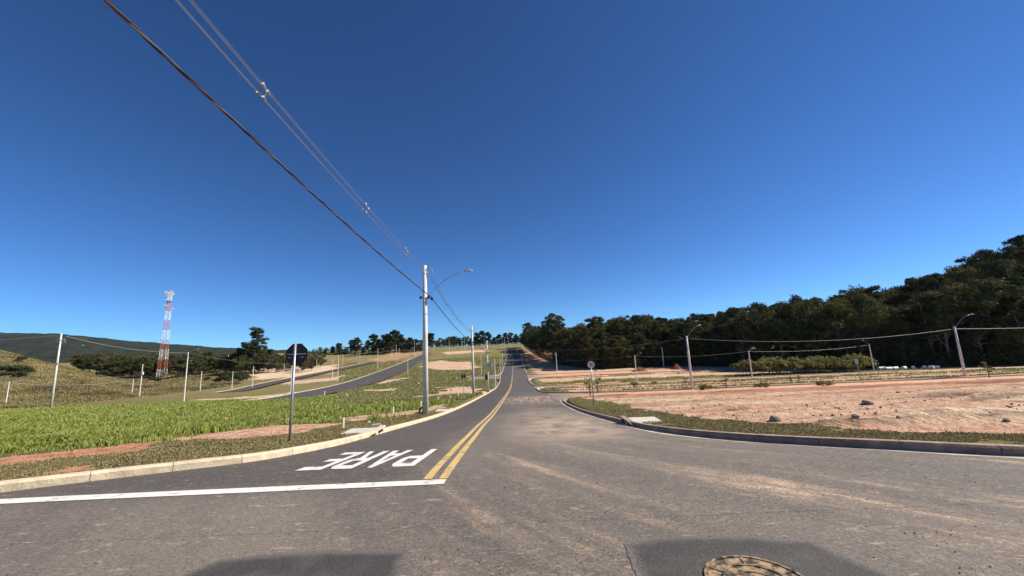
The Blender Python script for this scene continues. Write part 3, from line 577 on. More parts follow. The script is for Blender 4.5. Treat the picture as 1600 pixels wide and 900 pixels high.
PO['P3'] = pole(763, 612, 760.6, 532, 'third pole along the left kerb, carrying a pale green transformer', arm=(2.4, .2, 2.2, .8), r=(.185, .11), n=12)
tb = [(774, 605, 773, 561, 'fourth pole on the left kerb, short, just past the transformer pole', None), (782, 592, 780, 560, 'fifth pole on the left kerb where a side street joins', None), (785.5, 573, 783.5, 551.5, 'sixth pole on the left kerb, below the shaded crest', (1.8, 0, 1.2)),
      (789.5, 557, 788, 529, 'tall pole on the left kerb at the road crest', (2, 0, 1.2)), (752, 586, 751.5, 554, 'short pole on the grassy slope left of the transformer pole', None), (808, 552, 807.5, 536, 'small pole straight above the crest of the main road', (-1.5, 0, 1.)),
      (637, 586, 636.5, 551, 'pole standing beside the right edge of the hill road, low on the slope', None), (590, 577.5, 589.5, 544.5, 'pole on the left kerb of the hill road about halfway up', None), (619, 566, 618.5, 539, 'pole on the left kerb of the hill road near its upper bend', None),
      (647.5, 557, 647, 532.5, 'uppermost pole on the left kerb of the hill road', (1.5, 0, 1.)), (612.5, 559, 612.3, 545, 'tiny pole on the brown ridge, left one of a pair', None), (624.2, 557.5, 624, 544, 'tiny pole on the brown ridge, right one of a pair', None),
      (562, 568, 561.5, 547, 'pole at the top end of the upper hill road', None), (535.5, 572.5, 535.2, 554, 'small pole beside the upper hill road, next below its top end', None), (527.5, 597.5, 527.3, 554.5, 'pole where the hill road bends, right one of two close together', None),
      (519, 591, 518.8, 559, 'pole where the hill road bends, left one of two close together', None), (494.5, 579.5, 494.3, 560, 'small pole right of the cream soil cutting', None), (443, 591, 442.6, 568, 'small pole in front of the cream soil cutting', None),
      (454, 614.5, 455.5, 567.5, 'pale pole partly hidden behind the black octagonal sign', None), (394, 605, 396, 572, 'pole at the left end of the cream soil cutting', None), (362, 608, 363, 580, 'pole on the upper hill road kerb, left of the cutting', None),
      (355, 581, 357.5, 554, 'thin pole in front of the lone tall tree, left one of two', None), (368, 575, 370.5, 551, 'thin pole in front of the lone tall tree, right one of two', None), (677.5, 551, 677.3, 536, 'small pole on the ridge just right of the nearest tall pole', None),
      (702, 549, 701.8, 529, 'pole with lamp on the ridge in front of dark trees', (-1.5, 0, 1.)), (722, 547.5, 721.8, 533, 'left one of two close poles on the central ridge', None), (726.3, 547.5, 726, 530, 'right one of two close poles on the central ridge', None),
      (217.5, 621, 222.5, 569, 'pole with a small white box left of the lattice tower', None), (206, 616, 210, 592, 'short grey post just left of the white box pole', None), (287, 628, 296, 550, 'leaning-looking white pole standing right of the lattice tower', (2., 0, 1.2)),
      (312.5, 611, 314.5, 580, 'thin pole between the white pole and the upper hill road', None), (9, 630, 15.5, 596, 'short grey post at the far left edge', None),
      (995.5, 599, 991, 555, 'pole with lamp behind the round speed sign, near two red soil heaps', (.8, -1.5, 1.)), (1037.5, 575, 1035, 544, 'far pole at the forest edge beside a red soil heap', (-.8, -1, 1.)), (870.5, 585, 868, 550, 'pole on the right side street nearest the main road', None),
      (1175.5, 591, 1170, 547.5, 'pole in front of the pale scrub patch', (.3, -1.5, 1.3))]
for k, (a, b_, c, d, lab, arm) in enumerate(tb): PO[k] = pole(a, b_, c, d, lab, arm=arm, r=(.15, .10), n=8, name='street_light_pole' if arm else 'utility_pole')
PO['A1'] = pole(1082, 608.5, 1073, 525, 'grey pole with tall lamp arm on the side street, centre right', arm=(.7, -1.9, 1.5, .95), r=(.16, .10), n=12)
PO['A2'] = pole(1509, 590.5, 1490, 510, 'grey pole with lamp arm on the side street at far right', arm=(1.9, -.3, 1.7, .95), r=(.16, .10), n=12)
PO['B3'] = pole(1366, 581, 1355, 538, 'pole with lamp arm pointing left beside pale pipes at the forest edge', arm=(-1.8, -.6, 1.2, .97), r=(.16, .10), n=10)
PO['L1'] = pole(79, 639, 97, 521, 'white utility pole with crossarm in the tall grass at far left', arm=(4.3, .3, 2.2, .68), r=(.21, .13), n=14, cross=1.4)
p0 = np.array([-5.2, -9.0, .1]); PO['P0'] = (None, p0, 10.)
o0 = tag(empty('utility_pole', p0), 'tall concrete utility pole on the verge behind the camera', 'pole', GR); mb = MB(); mb.tube([(0, 0, -.5), (0, 0, 10.3)], [.185, .115], 14); mb.build('shaft', M['concrete'], o0)
# fittings on the nearest poles
for key, sgn in (('P1', 1), ('P2', 1), ('P3', 1)):
    o, p, h = PO[key]
    mb = MB(); mb.tube([(.08, 0, h-.18), (.36, 0, h-.16), (.46, 0, h-.26), (.5, 0, h-.5)], .03, 6); mb.build('top_bracket', M['galv'], o)
    for zf in (.765, .74, .66): mb = MB(); ring(mb, .12, .185-.07*zf+.018, h*zf-.03, h*zf+.03, 14); mb.build('clamp_band', M['galv'], o)
    zc = h*.775
    for dx in (-.26, .24, .45): mb = MB(); mb.box((dx, -.05, zc-(.12 if dx > .3 else 0)), (.12, .12, .16)); mb.build('cable_clamp', M['black'], o)
    mb = MB(); mb.tube([(-.3, -.02, zc), (.5, -.02, zc-.1)], .022, 6); mb.build('bracket_bar', M['galv'], o)
o, p, h = PO['P3']; mb = MB(); mb.box((.55, -.1, h*.52), (.62, .55, 1.15)); t_ = mb.build('transformer', M['green_box'], o)
for q in (-.2, 0, .2): mb = MB(); mb.tube([(.55+q, -.1, h*.52+.57), (.55+q, -.1, h*.52+.85)], [.06, .04], 8); mb.build('bushing', M['insul'], t_)
mb = MB(); mb.box((-.35, -.1, h*.3), (.4, .35, .9)); mb.build('meter_box', M['black'], o)
o, p, h = PO['L1']
for dx in (-1, -.6, .6, 1.): mb = MB(); mb.tube([(dx, -.15, h-1.36), (dx, -.15, h-1.1)], [.07, .05], 7); mb.build('insulator', M['insul'], o)
for dx in (-1.3, -.7, .5, .9, 1.3): mb = MB(); mb.tube([(dx*.8, -.1, h-1.5), (dx, -.15, h-2.0), (dx*.9, -.12, h-2.3)], [.03, .06, .05], 6); mb.build('fuse_cutout', M['insul'], o)
o, p, h = PO[27]; mb = MB(); mb.box((.25, -.15, h*.72), (.7, .35, .75)); mb.build('equipment_box', M['white'], o)

# ------------------------------------------------------------------ cables
def sagline(a, b_, sag, n=24):
    t = np.linspace(0, 1, n)[:, None]; P = np.array(a)*(1-t)+np.array(b_)*t; P[:, 2] -= 4*sag*(t*(1-t))[:, 0]; return P
def cable(P, r, m, label, name='overhead_cable', grp='overhead cables', n=4):
    mb = MB(); mb.tube(list(P), r, n, False); return tag(mb.build(name, m), label, 'cable', grp)
def att(key, zf, dx=0., dy=0.): o, p, h = PO[key]; return np.array([p[0]+dx, p[1]+dy, p[2]+h*zf if zf <= 1 else p[2]+h-(zf-1)])
def solve_back(a, px, x, sag, yb=-9.):      # where the span to the pole behind the camera ends, so that it crosses this pixel's ray
    d = ray(*px); y = x/d[0]; z = CAM[2]+d[2]*y; t = (a[1]-y)/(a[1]-yb); z0 = (z+4*sag*t*(1-t)-a[2]*(1-t))/t; x0 = (x-a[0]*(1-t))/t; return np.array([x0, yb, z0])
a1 = att('P1', .775, .42, -.05); b0 = solve_back(a1, (165, 0), -5.15, .45)
def twisted(P, label):
    o = tag(empty('bundled_cable', P[len(P)//2]), label, 'cable', 'overhead cables'); c = P[len(P)//2]
    L = np.r_[0, np.cumsum(np.linalg.norm(np.diff(P, axis=0), axis=1))]; tt_ = np.arange(0, L[-1], .12); Q = np.c_[[np.interp(tt_, L, P[:, k]) for k in range(3)]].T
    dr = Q[-1]-Q[0]; dr = dr/np.linalg.norm(dr); sx_ = np.cross(dr, [0, 0, 1.]); sx_ /= np.linalg.norm(sx_); sz_ = np.cross(sx_, dr)
    for k, mm in enumerate(('strand_black', 'strand_red', 'strand_grey')):
        ph = 2*math.pi*tt_/1.5+k*2.094; R2 = Q+.017*(np.cos(ph)[:, None]*sx_+np.sin(ph)[:, None]*sz_)-c
        mb = MB(); mb.tube(list(R2), .0155, 5, False); mb.build('strand', M[mm], o, True)
twisted(sagline(a1, b0, .45, 40), 'thick twisted black and red cable crossing the upper left sky')
a2 = att('P2', .775, .3, 0); twisted(sagline(a1, a2, .55, 30), 'twisted black cable between the nearest tall pole and the second')
a3 = att('P3', .775, .3, 0); cable(sagline(a2, a3, .3), .035, M['strand_black'], 'dark cable between the second pole and the transformer pole')
s1 = att('P1', 1.75, .42); s2 = att('P2', 1.75, .5); s3 = att('P3', 1.6, .4)
sb = solve_back(s1, (292, 0), -4.95, .5); OFF = [(-.10, 0, -.09), (.10, 0, -.08), (0, 0, .10), (.02, 0, -.20)]
spanA = sagline(s1, sb, .5, 40); spanB = sagline(s1, s2, .9, 30); spanC = sagline(s2, s3, .3, 12)
nmw = ['left', 'right', 'uppermost', 'lowest']
for k, of in enumerate(OFF):
    cable(spanA+np.array(of), .0075, M['wirelight'], nmw[k]+' of the four thin spacer cables across the upper left sky')
    cable(spanB+np.array(of)*.8, .009, M['wire'], nmw[k]+' of the four thin spacer cables between the nearest and second poles')
cable(spanC, .02, M['wire'], 'thin cable on top between the second pole and the transformer pole')
def spacer(span, v_, label, sc=1.):
    q = np.array([proj(p) if p[1] > 1 else (0, -999) for p in span]); 
    fine_t = np.linspace(0, len(span)-1, 800); vv = np.interp(fine_t, np.arange(len(span)), q[:, 1]); ok = np.interp(fine_t, np.arange(len(span)), span[:, 1]) > 2
    k = fine_t[np.argmin(np.where(ok, abs(vv-v_), 1e9))]; c = np.array([np.interp(k, np.arange(len(span)), span[:, j]) for j in range(3)])
    o = tag(empty('cable_spacer', c), label, 'cable spacer', 'spacers on the overhead cables')
    D = [np.array(of)*sc for of in OFF]; mb = MB()
    for i, j in ((0, 2), (2, 1), (1, 3), (3, 0)): mb.tube([D[i], D[j]], .012, 5)
    mb.build('frame', M['insul'], o)
    for d_ in D:
        mb = MB(); mb.tube([d_+np.array([0, -.06, -.035]), d_+np.array([0, 0, .03]), d_+np.array([0, .06, -.035])], [.02, .034, .02], 6); mb.build('insulator', M['insul'], o)
for v_, lab in ((137, 'largest cable spacer, high in the upper left sky'), (323, 'second cable spacer down the span, in mid sky'), (391, 'third cable spacer, close above the nearest tall pole'), (424, 'cable spacer hanging from the bracket of the nearest tall pole')): spacer(spanA, v_, lab)
for v_, lab in ((473, 'upper cable spacer right of the nearest tall pole'), (497, 'middle cable spacer between the nearest and second poles'), (516, 'lowest cable spacer just before the second pole')): spacer(spanB, v_, lab, .9)
# street spans on both sides
cable(sagline(att('P2', .7), att('A1', 1.3), .9), .011, M['wire'], 'cable crossing the main road from the second pole to the centre right lamp pole')
cable(sagline(att('A1', 1.3), att('A2', 1.3), .9), .011, M['wire'], 'cable between the centre right lamp pole and the far right lamp pole')
cable(sagline(att('A2', 1.3), np.array([93, 50.5, float(H(93, 50))+6.6]), .5), .011, M['wire'], 'cable leaving the frame from the far right lamp pole')
pr = np.array([93.5, 50.5, float(GZ(93.5, 50.5))]); o_r = tag(empty('utility_pole', pr), 'grey pole beyond the right edge of the view', 'pole', GR); mb = MB(); mb.tube([(0, 0, -.5), (0, 0, 7.2)], [.16, .1], 8); mb.build('shaft', M['concrete'], o_r)
cable(sagline(att(0, 1.3), att(32, 1.2), .7), .014, M['wire'], 'faint cable from the left kerb to the pole behind the speed sign')
cable(sagline(att(32, 1.2), att(35, 1.2), .6), .014, M['wire'], 'faint cable between the poles in front of the forest')
cable(sagline(att(35, 1.2), att('B3', 1.2), .6), .014, M['wire'], 'faint cable above the pale scrub patch')
cable(sagline(att('L1', 1.3), att('L1', 1.3)+np.array([-45, 0, -.6]), .5), .035, M['wirelight'], 'pale cable leaving the frame left of the white crossarm pole')
cable(sagline(att('L1', 1.6, 1.), att(29, 1.2), .9), .04, M['wirelight'], 'pale cable between the crossarm pole and the white pole by the tower')
cable(sagline(att(29, 1.2), att(18, 1.2), .8), .035, M['wire'], 'cable between the white pole by the tower and the pole behind the black sign')
cable(sagline(att(27, .65), att(27, .65)+np.array([-75, -6, 0.3]), .4), .045, M['wirelight'], 'upper of two low pale cables across the dry hillside')
cable(sagline(att(31, .95), att(28, .95), 1.3), .045, M['wirelight'], 'lower sagging pale cable across the dry hillside')
for a, b_, lab in ((7, 8, 'first'), (8, 9, 'second'), (13, 12, 'third'), (24, 26, 'fourth'), (23, 24, 'fifth')): cable(sagline(att(a, 1.2), att(b_, 1.2), .6), .035, M['wire'], {'first': 'cable along the middle of the hill road', 'second': 'cable along the upper hill road bend to its top pole', 'third': 'cable near the top of the upper hill road', 'fourth': 'cable on the ridge left of the close pair of poles', 'fifth': 'cable on the ridge right of the nearest tall pole'}[lab])

# ------------------------------------------------------------------ signs
p = GG(452, 695); hs_ = zat(460, 536, p[1])-p[2]
o = tag(empty('stop_sign', p), 'black back of an octagonal stop sign on a grey post, left verge', 'sign')
mb = MB(); mb.tube([(0, 0, -.3), (.03, 0, hs_-.02)], .034, 12); mb.build('post', M['galv'], o, True)
mb = MB(); R8 = .325; mb.prism([(R8*math.cos(math.pi/8+k*math.pi/4), R8*math.sin(math.pi/8+k*math.pi/4)) for k in range(8)], (.06, .055, hs_-.32), (1, 0, 0), (0, 0, 1), (0, -1, 0), .012); pl = mb.build('plate', M['black'], o)
mb = MB(); mb.prism([(R8*.99*math.cos(math.pi/8+k*math.pi/4), R8*.99*math.sin(math.pi/8+k*math.pi/4)) for k in range(8)], (.06, .062, hs_-.32), (1, 0, 0), (0, 0, 1), (0, -1, 0), .005); mb.build('red_face', M['red'], pl)
mb = MB(); mb.box((.06, .03, hs_-.31), (.5, .022, .035)); mb.build('bracket', M['galv'], o)
for dx in (-.13, .22): mb = MB(); mb.box((dx, .036, hs_-.4), (.11, .006, .028)); mb.build('sticker', M['galv'], o)
p = GG(928, 635); hs_ = zat(925.6, 563.5, p[1])-p[2]
o = tag(empty('speed_limit_sign', p), 'round white 30 speed limit sign with red rim on a grey post', 'sign')
mb = MB(); mb.tube([(0, 0, -.3), (0, 0, hs_-.05)], .035, 8); mb.build('post', M['galv'], o, True)
def disc(r_, y, th, c): mb_ = MB(); mb_.prism([(r_*math.cos(k*math.pi/16), r_*math.sin(k*math.pi/16)) for k in range(32)], (0, y, c), (1, 0, 0), (0, 0, 1), (0, -1, 0), th); return mb_
zc = hs_-.27; pl = disc(.27, -.04, .012, zc).build('plate', M['red'], o); disc(.235, -.053, .004, zc).build('white_face', M['white'], pl)
mb = MB(); sgs = {'3': [(0, 1, 1, 1), (1, 1, 1, .5), (1, .5, .25, .5), (1, .5, 1, 0), (1, 0, 0, 0)], '0': [(0, 0, 0, 1), (0, 1, 1, 1), (1, 1, 1, 0), (1, 0, 0, 0)]}
for ch, x0 in (('3', -.135), ('0', .03)):
    for a, b_, c, d in sgs[ch]: mb.box((x0+.052*(a+c), -.0595, zc-.1+.1*(b_+d)), (.104*abs(a-c)+.032, .003, .2*abs(b_-d)+.032))
mb.build('numerals', M['ink'], pl)
p = GG(725, 623); hs_ = zat(724, 584, p[1])-p[2]
o = tag(empty('road_sign', p), 'small round black sign back on a thin post beside the second pole', 'sign'); mb = MB(); mb.tube([(0, 0, -.3), (0, 0, hs_)], .035, 8); mb.build('post', M['galv'], o)
mb = MB(); mb.prism([(.31*math.cos(k*math.pi/4+.39), .31*math.sin(k*math.pi/4+.39)) for k in range(8)], (0, .05, hs_-.3), (1, 0, 0), (0, 0, 1), (0, -1, 0), .012); mb.build('plate', M['black'], o)
p = GG(329.5, 611); o = tag(empty('road_sign', p), 'small dark sign back at the foot of the upper hill road', 'sign'); mb = MB(); mb.tube([(0, 0, -.3), (0, 0, 2.6)], .04, 6); mb.build('post', M['galv'], o); mb = MB(); mb.box((0, .06, 2.1), (.75, .03, .9)); mb.build('plate', M['black'], o)
for (u, v_, tv, lab) in ((1349, 600, 561, 'pale small sign plate on a leaning post by the side street kerb'), (1374, 586, 566, 'small pale sign plate beside the lamp pole with the left arm')):
    p = GG(u, v_); hh = zat(u-8 if u < 1360 else u-2, tv, p[1])-p[2]; o = tag(empty('sign_post', p), lab, 'sign'); mb = MB(); mb.tube([(0, 0, -.3), (-.35, 0, hh)], .035, 6); mb.build('post', M['galv'], o); mb = MB(); mb.box((-.35, -.05, hh-.25), (.4, .02, .5)); mb.build('plate', M['lamp'], o)
p = GG(931.5, 606); hh = zat(931, 577, p[1])-p[2]; o = tag(empty('street_name_sign', p), 'small grey plate on a thin post just right of the speed sign', 'sign'); mb = MB(); mb.tube([(0, 0, -.3), (0, 0, hh)], .03, 6); mb.build('post', M['galv'], o); mb = MB(); mb.box((.1, 0, hh-.15), (.55, .02, .3)); mb.build('plate', M['galv'], o)

# ------------------------------------------------------------------ lattice tower
p = GG(252, 592); TOWER_Y = p[1]; ht = zat(268.5, 456, p[1])-p[2]; wb = 9.5/FPX*p[1]*.5; wt = 4.2/FPX*p[1]*.5
o = tag(empty('lattice_tower', p, .35), 'tall red and white lattice telecom tower with dishes on top', 'tower')
NS = 9; wz = lambda z: wb+(wt-wb)*min(1, z/(ht*.85))
for k in range(NS):
    mb = MB(); z0, z1 = ht*k/NS, ht*(k+1)/NS
    for sx_, sy_ in ((-1, -1), (1, -1), (1, 1), (-1, 1)): mb.tube([(sx_*wz(z0), sy_*wz(z0), z0), (sx_*wz(z1), sy_*wz(z1), z1)], .10, 5)
    for q in range(2):
        za, zb = z0+(z1-z0)*q/2, z0+(z1-z0)*(q+1)/2; C4 = [(-1, -1), (1, -1), (1, 1), (-1, 1)]
        for i in range(4):
            a, b_ = C4[i], C4[(i+1) % 4]; wa, wb_ = wz(za), wz(zb)
            mb.tube([(a[0]*wa, a[1]*wa, za), (b_[0]*wb_, b_[1]*wb_, zb)], .045, 4); mb.tube([(b_[0]*wa, b_[1]*wa, za), (a[0]*wb_, a[1]*wb_, zb)], .045, 4); mb.tube([(a[0]*wa, a[1]*wa, za), (b_[0]*wa, b_[1]*wa, za)], .045, 4)
    mb.build('lattice_section', M['white'] if k % 2 == 0 else M['orange'], o)
for dx, dy, dz, r_ in ((-1.3, -1.2, -.5, .95), (1.4, -1.1, -.3, 1.1), (.1, -1.4, -2.2, .8), (-1.6, -.6, -3.2, .7), (-1.2, -1.2, -8.2, .7), (.2, -1.4, -8.6, .7), (2.2, -.8, -10.5, .8), (1.2, .9, -1.2, .9)):
    mb = MB(); z = ht+dz; mb.tube([(dx, dy+.35, z), (dx, dy+.1, z), (dx, dy-.25, z)], [.15, r_*.7, r_], 14); mb.build('dish_antenna', M['white'], o, False)
for dx in (-1.2, 0, 1.2): mb = MB(); mb.box((dx, -1.15, ht-4.6), (.35, .2, 2.2)); mb.build('panel_antenna', M['white'], o)
mb = MB(); mb.box((0, 0, ht-5.8), (3., 3., .15)); mb.build('platform', M['galv'], o)

# ------------------------------------------------------------------ trees
def tube_np(mb, pts, rad, n=6): mb.tube(pts, rad, n, False)
def tree_mesh(seed, h, r, style, leaf, ncl, nl, ls):
    rg = np.random.default_rng(seed); mb = MB(); bend = rg.normal(0, .03*h, 2)
    tz = .82*h if style != 'shrub' else .4*h
    def tp(t): return np.array([bend[0]*t*t, bend[1]*t*t, tz*t])
    tr = max(.02*h, .06); tube_np(mb, [tp(t)+np.array([0, 0, -.4 if t == 0 else 0]) for t in np.linspace(0, 1, 6)], [tr*(1-.8*t) for t in np.linspace(0, 1, 6)])
    C = []; R_c = []
    while len(C) < ncl:
        if style in ('euc', 'ridge'):
            t = rg.uniform(.42 if style == 'euc' else .2, 1.0); a = rg.uniform(0, 2*math.pi); rr = r*rg.uniform(.15, 1)*(1.15-.65*abs(t-.62)/.4); c = np.array([rr*math.cos(a), rr*math.sin(a), h*t]); rc = r*rg.uniform(.17, .33)
        elif style == 'shrub':
            d = rg.normal(size=3); d /= np.linalg.norm(d); c = np.array([d[0]*r*.75, d[1]*r*.75, h*.45+abs(d[2])*h*.4]); rc = r*rg.uniform(.3, .45)
        else:
            d = rg.normal(size=3); d /= np.linalg.norm(d); q = rg.uniform(.35, 1.12)**.6; c = np.array([d[0]*r*q, d[1]*r*q, h*.58+d[2]*h*.36*q]); rc = r*rg.uniform(.13, .36)
        C.append(c); R_c.append(rc)
    for c in C[::2]:
        t = float(np.clip(c[2]/tz-.22, .15, .95)); s = tp(t); mid = (s+c)/2+np.array([0, 0, -.04*h]); tube_np(mb, [s, mid, c], [tr*.4, tr*.26, tr*.1], 4)
    V_ = []; 
    for c, rc in zip(C, R_c):
        n = int(nl*rg.uniform(.7, 1.3)); d = rg.normal(size=(n, 3)); d /= np.linalg.norm(d, axis=1)[:, None]; d[:, 2] = np.where(d[:, 2] < -.3, -d[:, 2]*.6, d[:, 2])
        P = c+d*rc*np.array([1.05, 1.05, .88])*rg.uniform(.4, 1.15, n)[:, None]
        nr = d*.8+rg.normal(size=(n, 3))*.6+np.array([0, 0, .12]); nr /= np.linalg.norm(nr, axis=1)[:, None]
        a = np.cross(nr, rg.normal(size=(n, 3))); a /= np.linalg.norm(a, axis=1)[:, None]+1e-9; b_ = np.cross(nr, a); s = ls*rg.uniform(.5, 1.25, n)[:, None]
        V_.append(np.stack([P-a*s, P-b_*s*.5+nr*s*.12, P+a*s, P+b_*s*.5+nr*s*.12], 1))
    V_ = np.concatenate(V_).reshape(-1, 3); F_ = np.arange(len(V_)).reshape(-1, 4)
    cm = npmesh('crown', V_, F_, M[leaf], obj=False)
    tm = bpy.data.meshes.new('trunk'); tm.from_pydata(mb.v, [], mb.f); tm.materials.append(M['bark']); return cm, tm
def plant(protos, k, loc, sc, rz, name, label, cat, group, szz=1.):
    cm, tm = protos[k]; o = empty(name, loc, rz); o.scale = (sc, sc, sc*szz); tag(o, label, cat, group)
    link('trunk', tm, None, o); link('crown', cm, None, o); return o
BROAD = [tree_mesh(100+k, 17, 5.6+.6*(k % 3), 'broad', ('leaf', 'leaf_olive', 'leaf', 'leaf_brown', 'leaf_olive', 'leaf')[k], 58, 135, .36) for k in range(6)]
EUC = [tree_mesh(200+k, 24, 5.6, 'euc', 'leaf', 52, 150, .42) for k in range(3)]
RIDGE = [tree_mesh(300+k, 18, 5.6, 'ridge', 'leaf2', 64, 110, .6) for k in range(4)]
SHRUB = [tree_mesh(400+k, 1.6, 1.3, 'shrub', 'leaf_light', 10, 60, .16) for k in range(3)]
DSHRUB = [tree_mesh(500+k, 2.6, 2.4, 'shrub', 'leaf2', 12, 70, .26) for k in range(2)]
SAP = [tree_mesh(600+k, 1.9, .45, 'euc', 'leaf_light', 9, 14, .1) for k in range(2)]
# the wood on the right-hand hillside
cand = []
rg = np.random.default_rng(11)
for _ in range(9000):
    x = rg.uniform(11, 215); e_ = float(forest_edge(x)); dep = rg.uniform(1.0, 95 if x > 60 else 60); y = e_+dep
    if x/y > 1.62 or (x < 22 and y < 235): continue
    mind = 4.2 if dep < 12 else 6.4
    if all((x-a)**2+(y-b_)**2 > mind*mind for a, b_, *_ in cand): cand.append((x, y, dep))
    if len(cand) >= 300: break
for x, y, dep in cand:
    z = float(H(x, y)); far_ = y > 190
    if rg.random() < (.16 if dep > 8 else .06): k = rg.integers(0, 3); sc = rg.uniform(.78, 1.05)*(1.0 if x < 60 else .82); P = EUC
    else: k = rg.integers(0, 6); sc = rg.uniform(.8, 1.2)*(.72 if dep < 5 else 1.0); P = BROAD
    plant(P, k, (x, y, z-.2), sc, rg.uniform(0, 6.28), 'forest_tree', 'dark evergreen tree in the dense wood covering the right-hand hillside', 'tree', 'trees of the wood on the right-hand hillside', rg.uniform(.9, 1.15))
c = GG(858, 566); plant(EUC, 1, (G(858, 563)[0]+1, 222, float(H(17, 222))), 1.15, .6, 'eucalyptus_tree', 'tallest bushy tree at the left end of the right-hand wood, beside the crest', 'tree', None)
# undergrowth in front of the wood
US = []; 
for _ in range(2600):
    x = rg.uniform(16, 190); e_ = float(forest_edge(x)); y = e_+rg.uniform(-1.5, 9)
    if x/y < 1.6: US.append((x, y))
def leafstuff(name, pts, hgt, ls, n, m, label):
    V_ = []
    for x, y in pts:
        z = float(GZ(x, y)); hh = hgt*rg.uniform(.5, 1.3); P = np.c_[rg.normal(x, .6, n), rg.normal(y, .6, n), z+rg.uniform(0, 1, n)**.8*hh]
        nr = rg.normal(size=(n, 3)); nr /= np.linalg.norm(nr, axis=1)[:, None]; a = np.cross(nr, rg.normal(size=(n, 3))); a /= np.linalg.norm(a, axis=1)[:, None]; b_ = np.cross(nr, a); s = ls*rg.uniform(.5, 1.3, n)[:, None]
        V_.append(np.stack([P-a*s, P-b_*s*.5, P+a*s, P+b_*s*.5], 1))
    V_ = np.concatenate(V_).reshape(-1, 3); return kind(npmesh(name, V_, np.arange(len(V_)).reshape(-1, 4), m), 'stuff', label)
leafstuff('undergrowth', US, 3.2, .34, 16, M['leaf'], 'dark undergrowth along the edge of the right-hand wood')
# trees along the ridge, tops from the photograph
def ridge_tree(u, vt, y, k, lab, grp, protos=None, hmax=99, base=None):
    d = ray(u, vt); x = d[0]*y; z0 = float(H(x, y)); h = CAM[2]+d[2]*y-z0; plant(protos or RIDGE, k, (x, y, z0-.3), max(.35, h/ (19 if (protos or RIDGE) is RIDGE else 16.5)), random.uniform(0, 6.3), 'ridge_tree', lab, 'tree', grp, 1.)
ridge_pts = [(508, 549), (520, 541), (530, 536), (540, 544), (551, 530), (558, 527), (568, 541), (575, 532), (585, 522), (594, 528), (603, 520), (611, 524), (618, 514), (626, 521), (634, 530), (641, 526), (650, 528), (656, 538), (673, 520), (684, 535), (693, 530), (700, 527), (709, 524), (718, 527), (727, 530), (736, 529), (745, 520), (753, 517), (762, 519), (771, 525), (780, 521), (789, 518), (798, 519), (806, 522), (813, 533), (665, 533)]
for i, (u, v_) in enumerate(ridge_pts):
    left = u < 662; ridge_tree(u, v_+random.uniform(-1, 2), (398 if left else 470)+random.uniform(-14, 18), i % 4, 'dark tree standing along the ridge above the hill road' if left else 'dark tree standing along the central ridge behind the crest', 'trees along the left ridge' if left else 'trees along the central ridge')
for i in range(26):
    u = 664+i*6.1; ridge_tree(u, 528+random.uniform(-4, 5), 490+random.uniform(-5, 20), i % 6, 'dark tree standing along the central ridge behind the crest', 'trees along the central ridge', BROAD)
for i in range(16):
    u = 500+i*10.4; ridge_tree(u, 548-max(0, (u-520))*.15+random.uniform(-4, 3), 430+random.uniform(-5, 20), i % 6, 'dark tree standing along the ridge above the hill road', 'trees along the left ridge', BROAD)
leafstuff('ridge_scrub', [(x_, 462+rg.uniform(-6, 6)) for x_ in rg.uniform(-105, 12, 420)]+[(x_, 402+rg.uniform(-6, 8)) for x_ in rg.uniform(-215, -92, 420)], 5.5, .6, 14, M['leaf2'], 'dark scrub under the trees along the ridge')
d = ray(401, 513); yy = 232.; x = d[0]*yy; z0 = float(H(x, yy)); plant(EUC, 0, (x, yy, z0), (CAM[2]+d[2]*yy-z0)/24.5, 1., 'eucalyptus_tree', 'lone tall tree left of the black sign, rising above the wood', 'tree', None)
for u, vt, yy in ((386, 540, 236), (414, 543, 240), (395, 536, 245)):
    d = ray(u, vt); x = d[0]*yy; z0 = float(H(x, yy)); plant(BROAD, 2, (x, yy, z0-.2), (CAM[2]+d[2]*yy-z0)/16.5, u*.1, 'forest_tree', 'bushy tree crowding the foot of the lone tall tree', 'tree', 'bushy trees round the lone tall tree')
# wood behind the lattice tower
for i in range(86):
    u = 128+(i % 43)*8.8+random.uniform(-4, 4); yy = (236 if i < 43 else 268)+random.uniform(-10, 14); vt = 556+.008*(u-128)+random.uniform(-3, 5)-(3 if i >= 43 else 0)-(4 if u > 300 else 0)
    d = ray(u, vt); x = d[0]*yy
    if -119 < x < -101: continue
    z0 = float(H(x, yy)); h = CAM[2]+d[2]*yy-z0
    if h < 2.5: continue
    plant(BROAD, i % 6, (x, yy, z0-.3), h/16.5, i*1.3, 'forest_tree', 'dark round tree in the low wood behind the lattice tower', 'tree', 'trees of the low wood behind the tower', 1.)
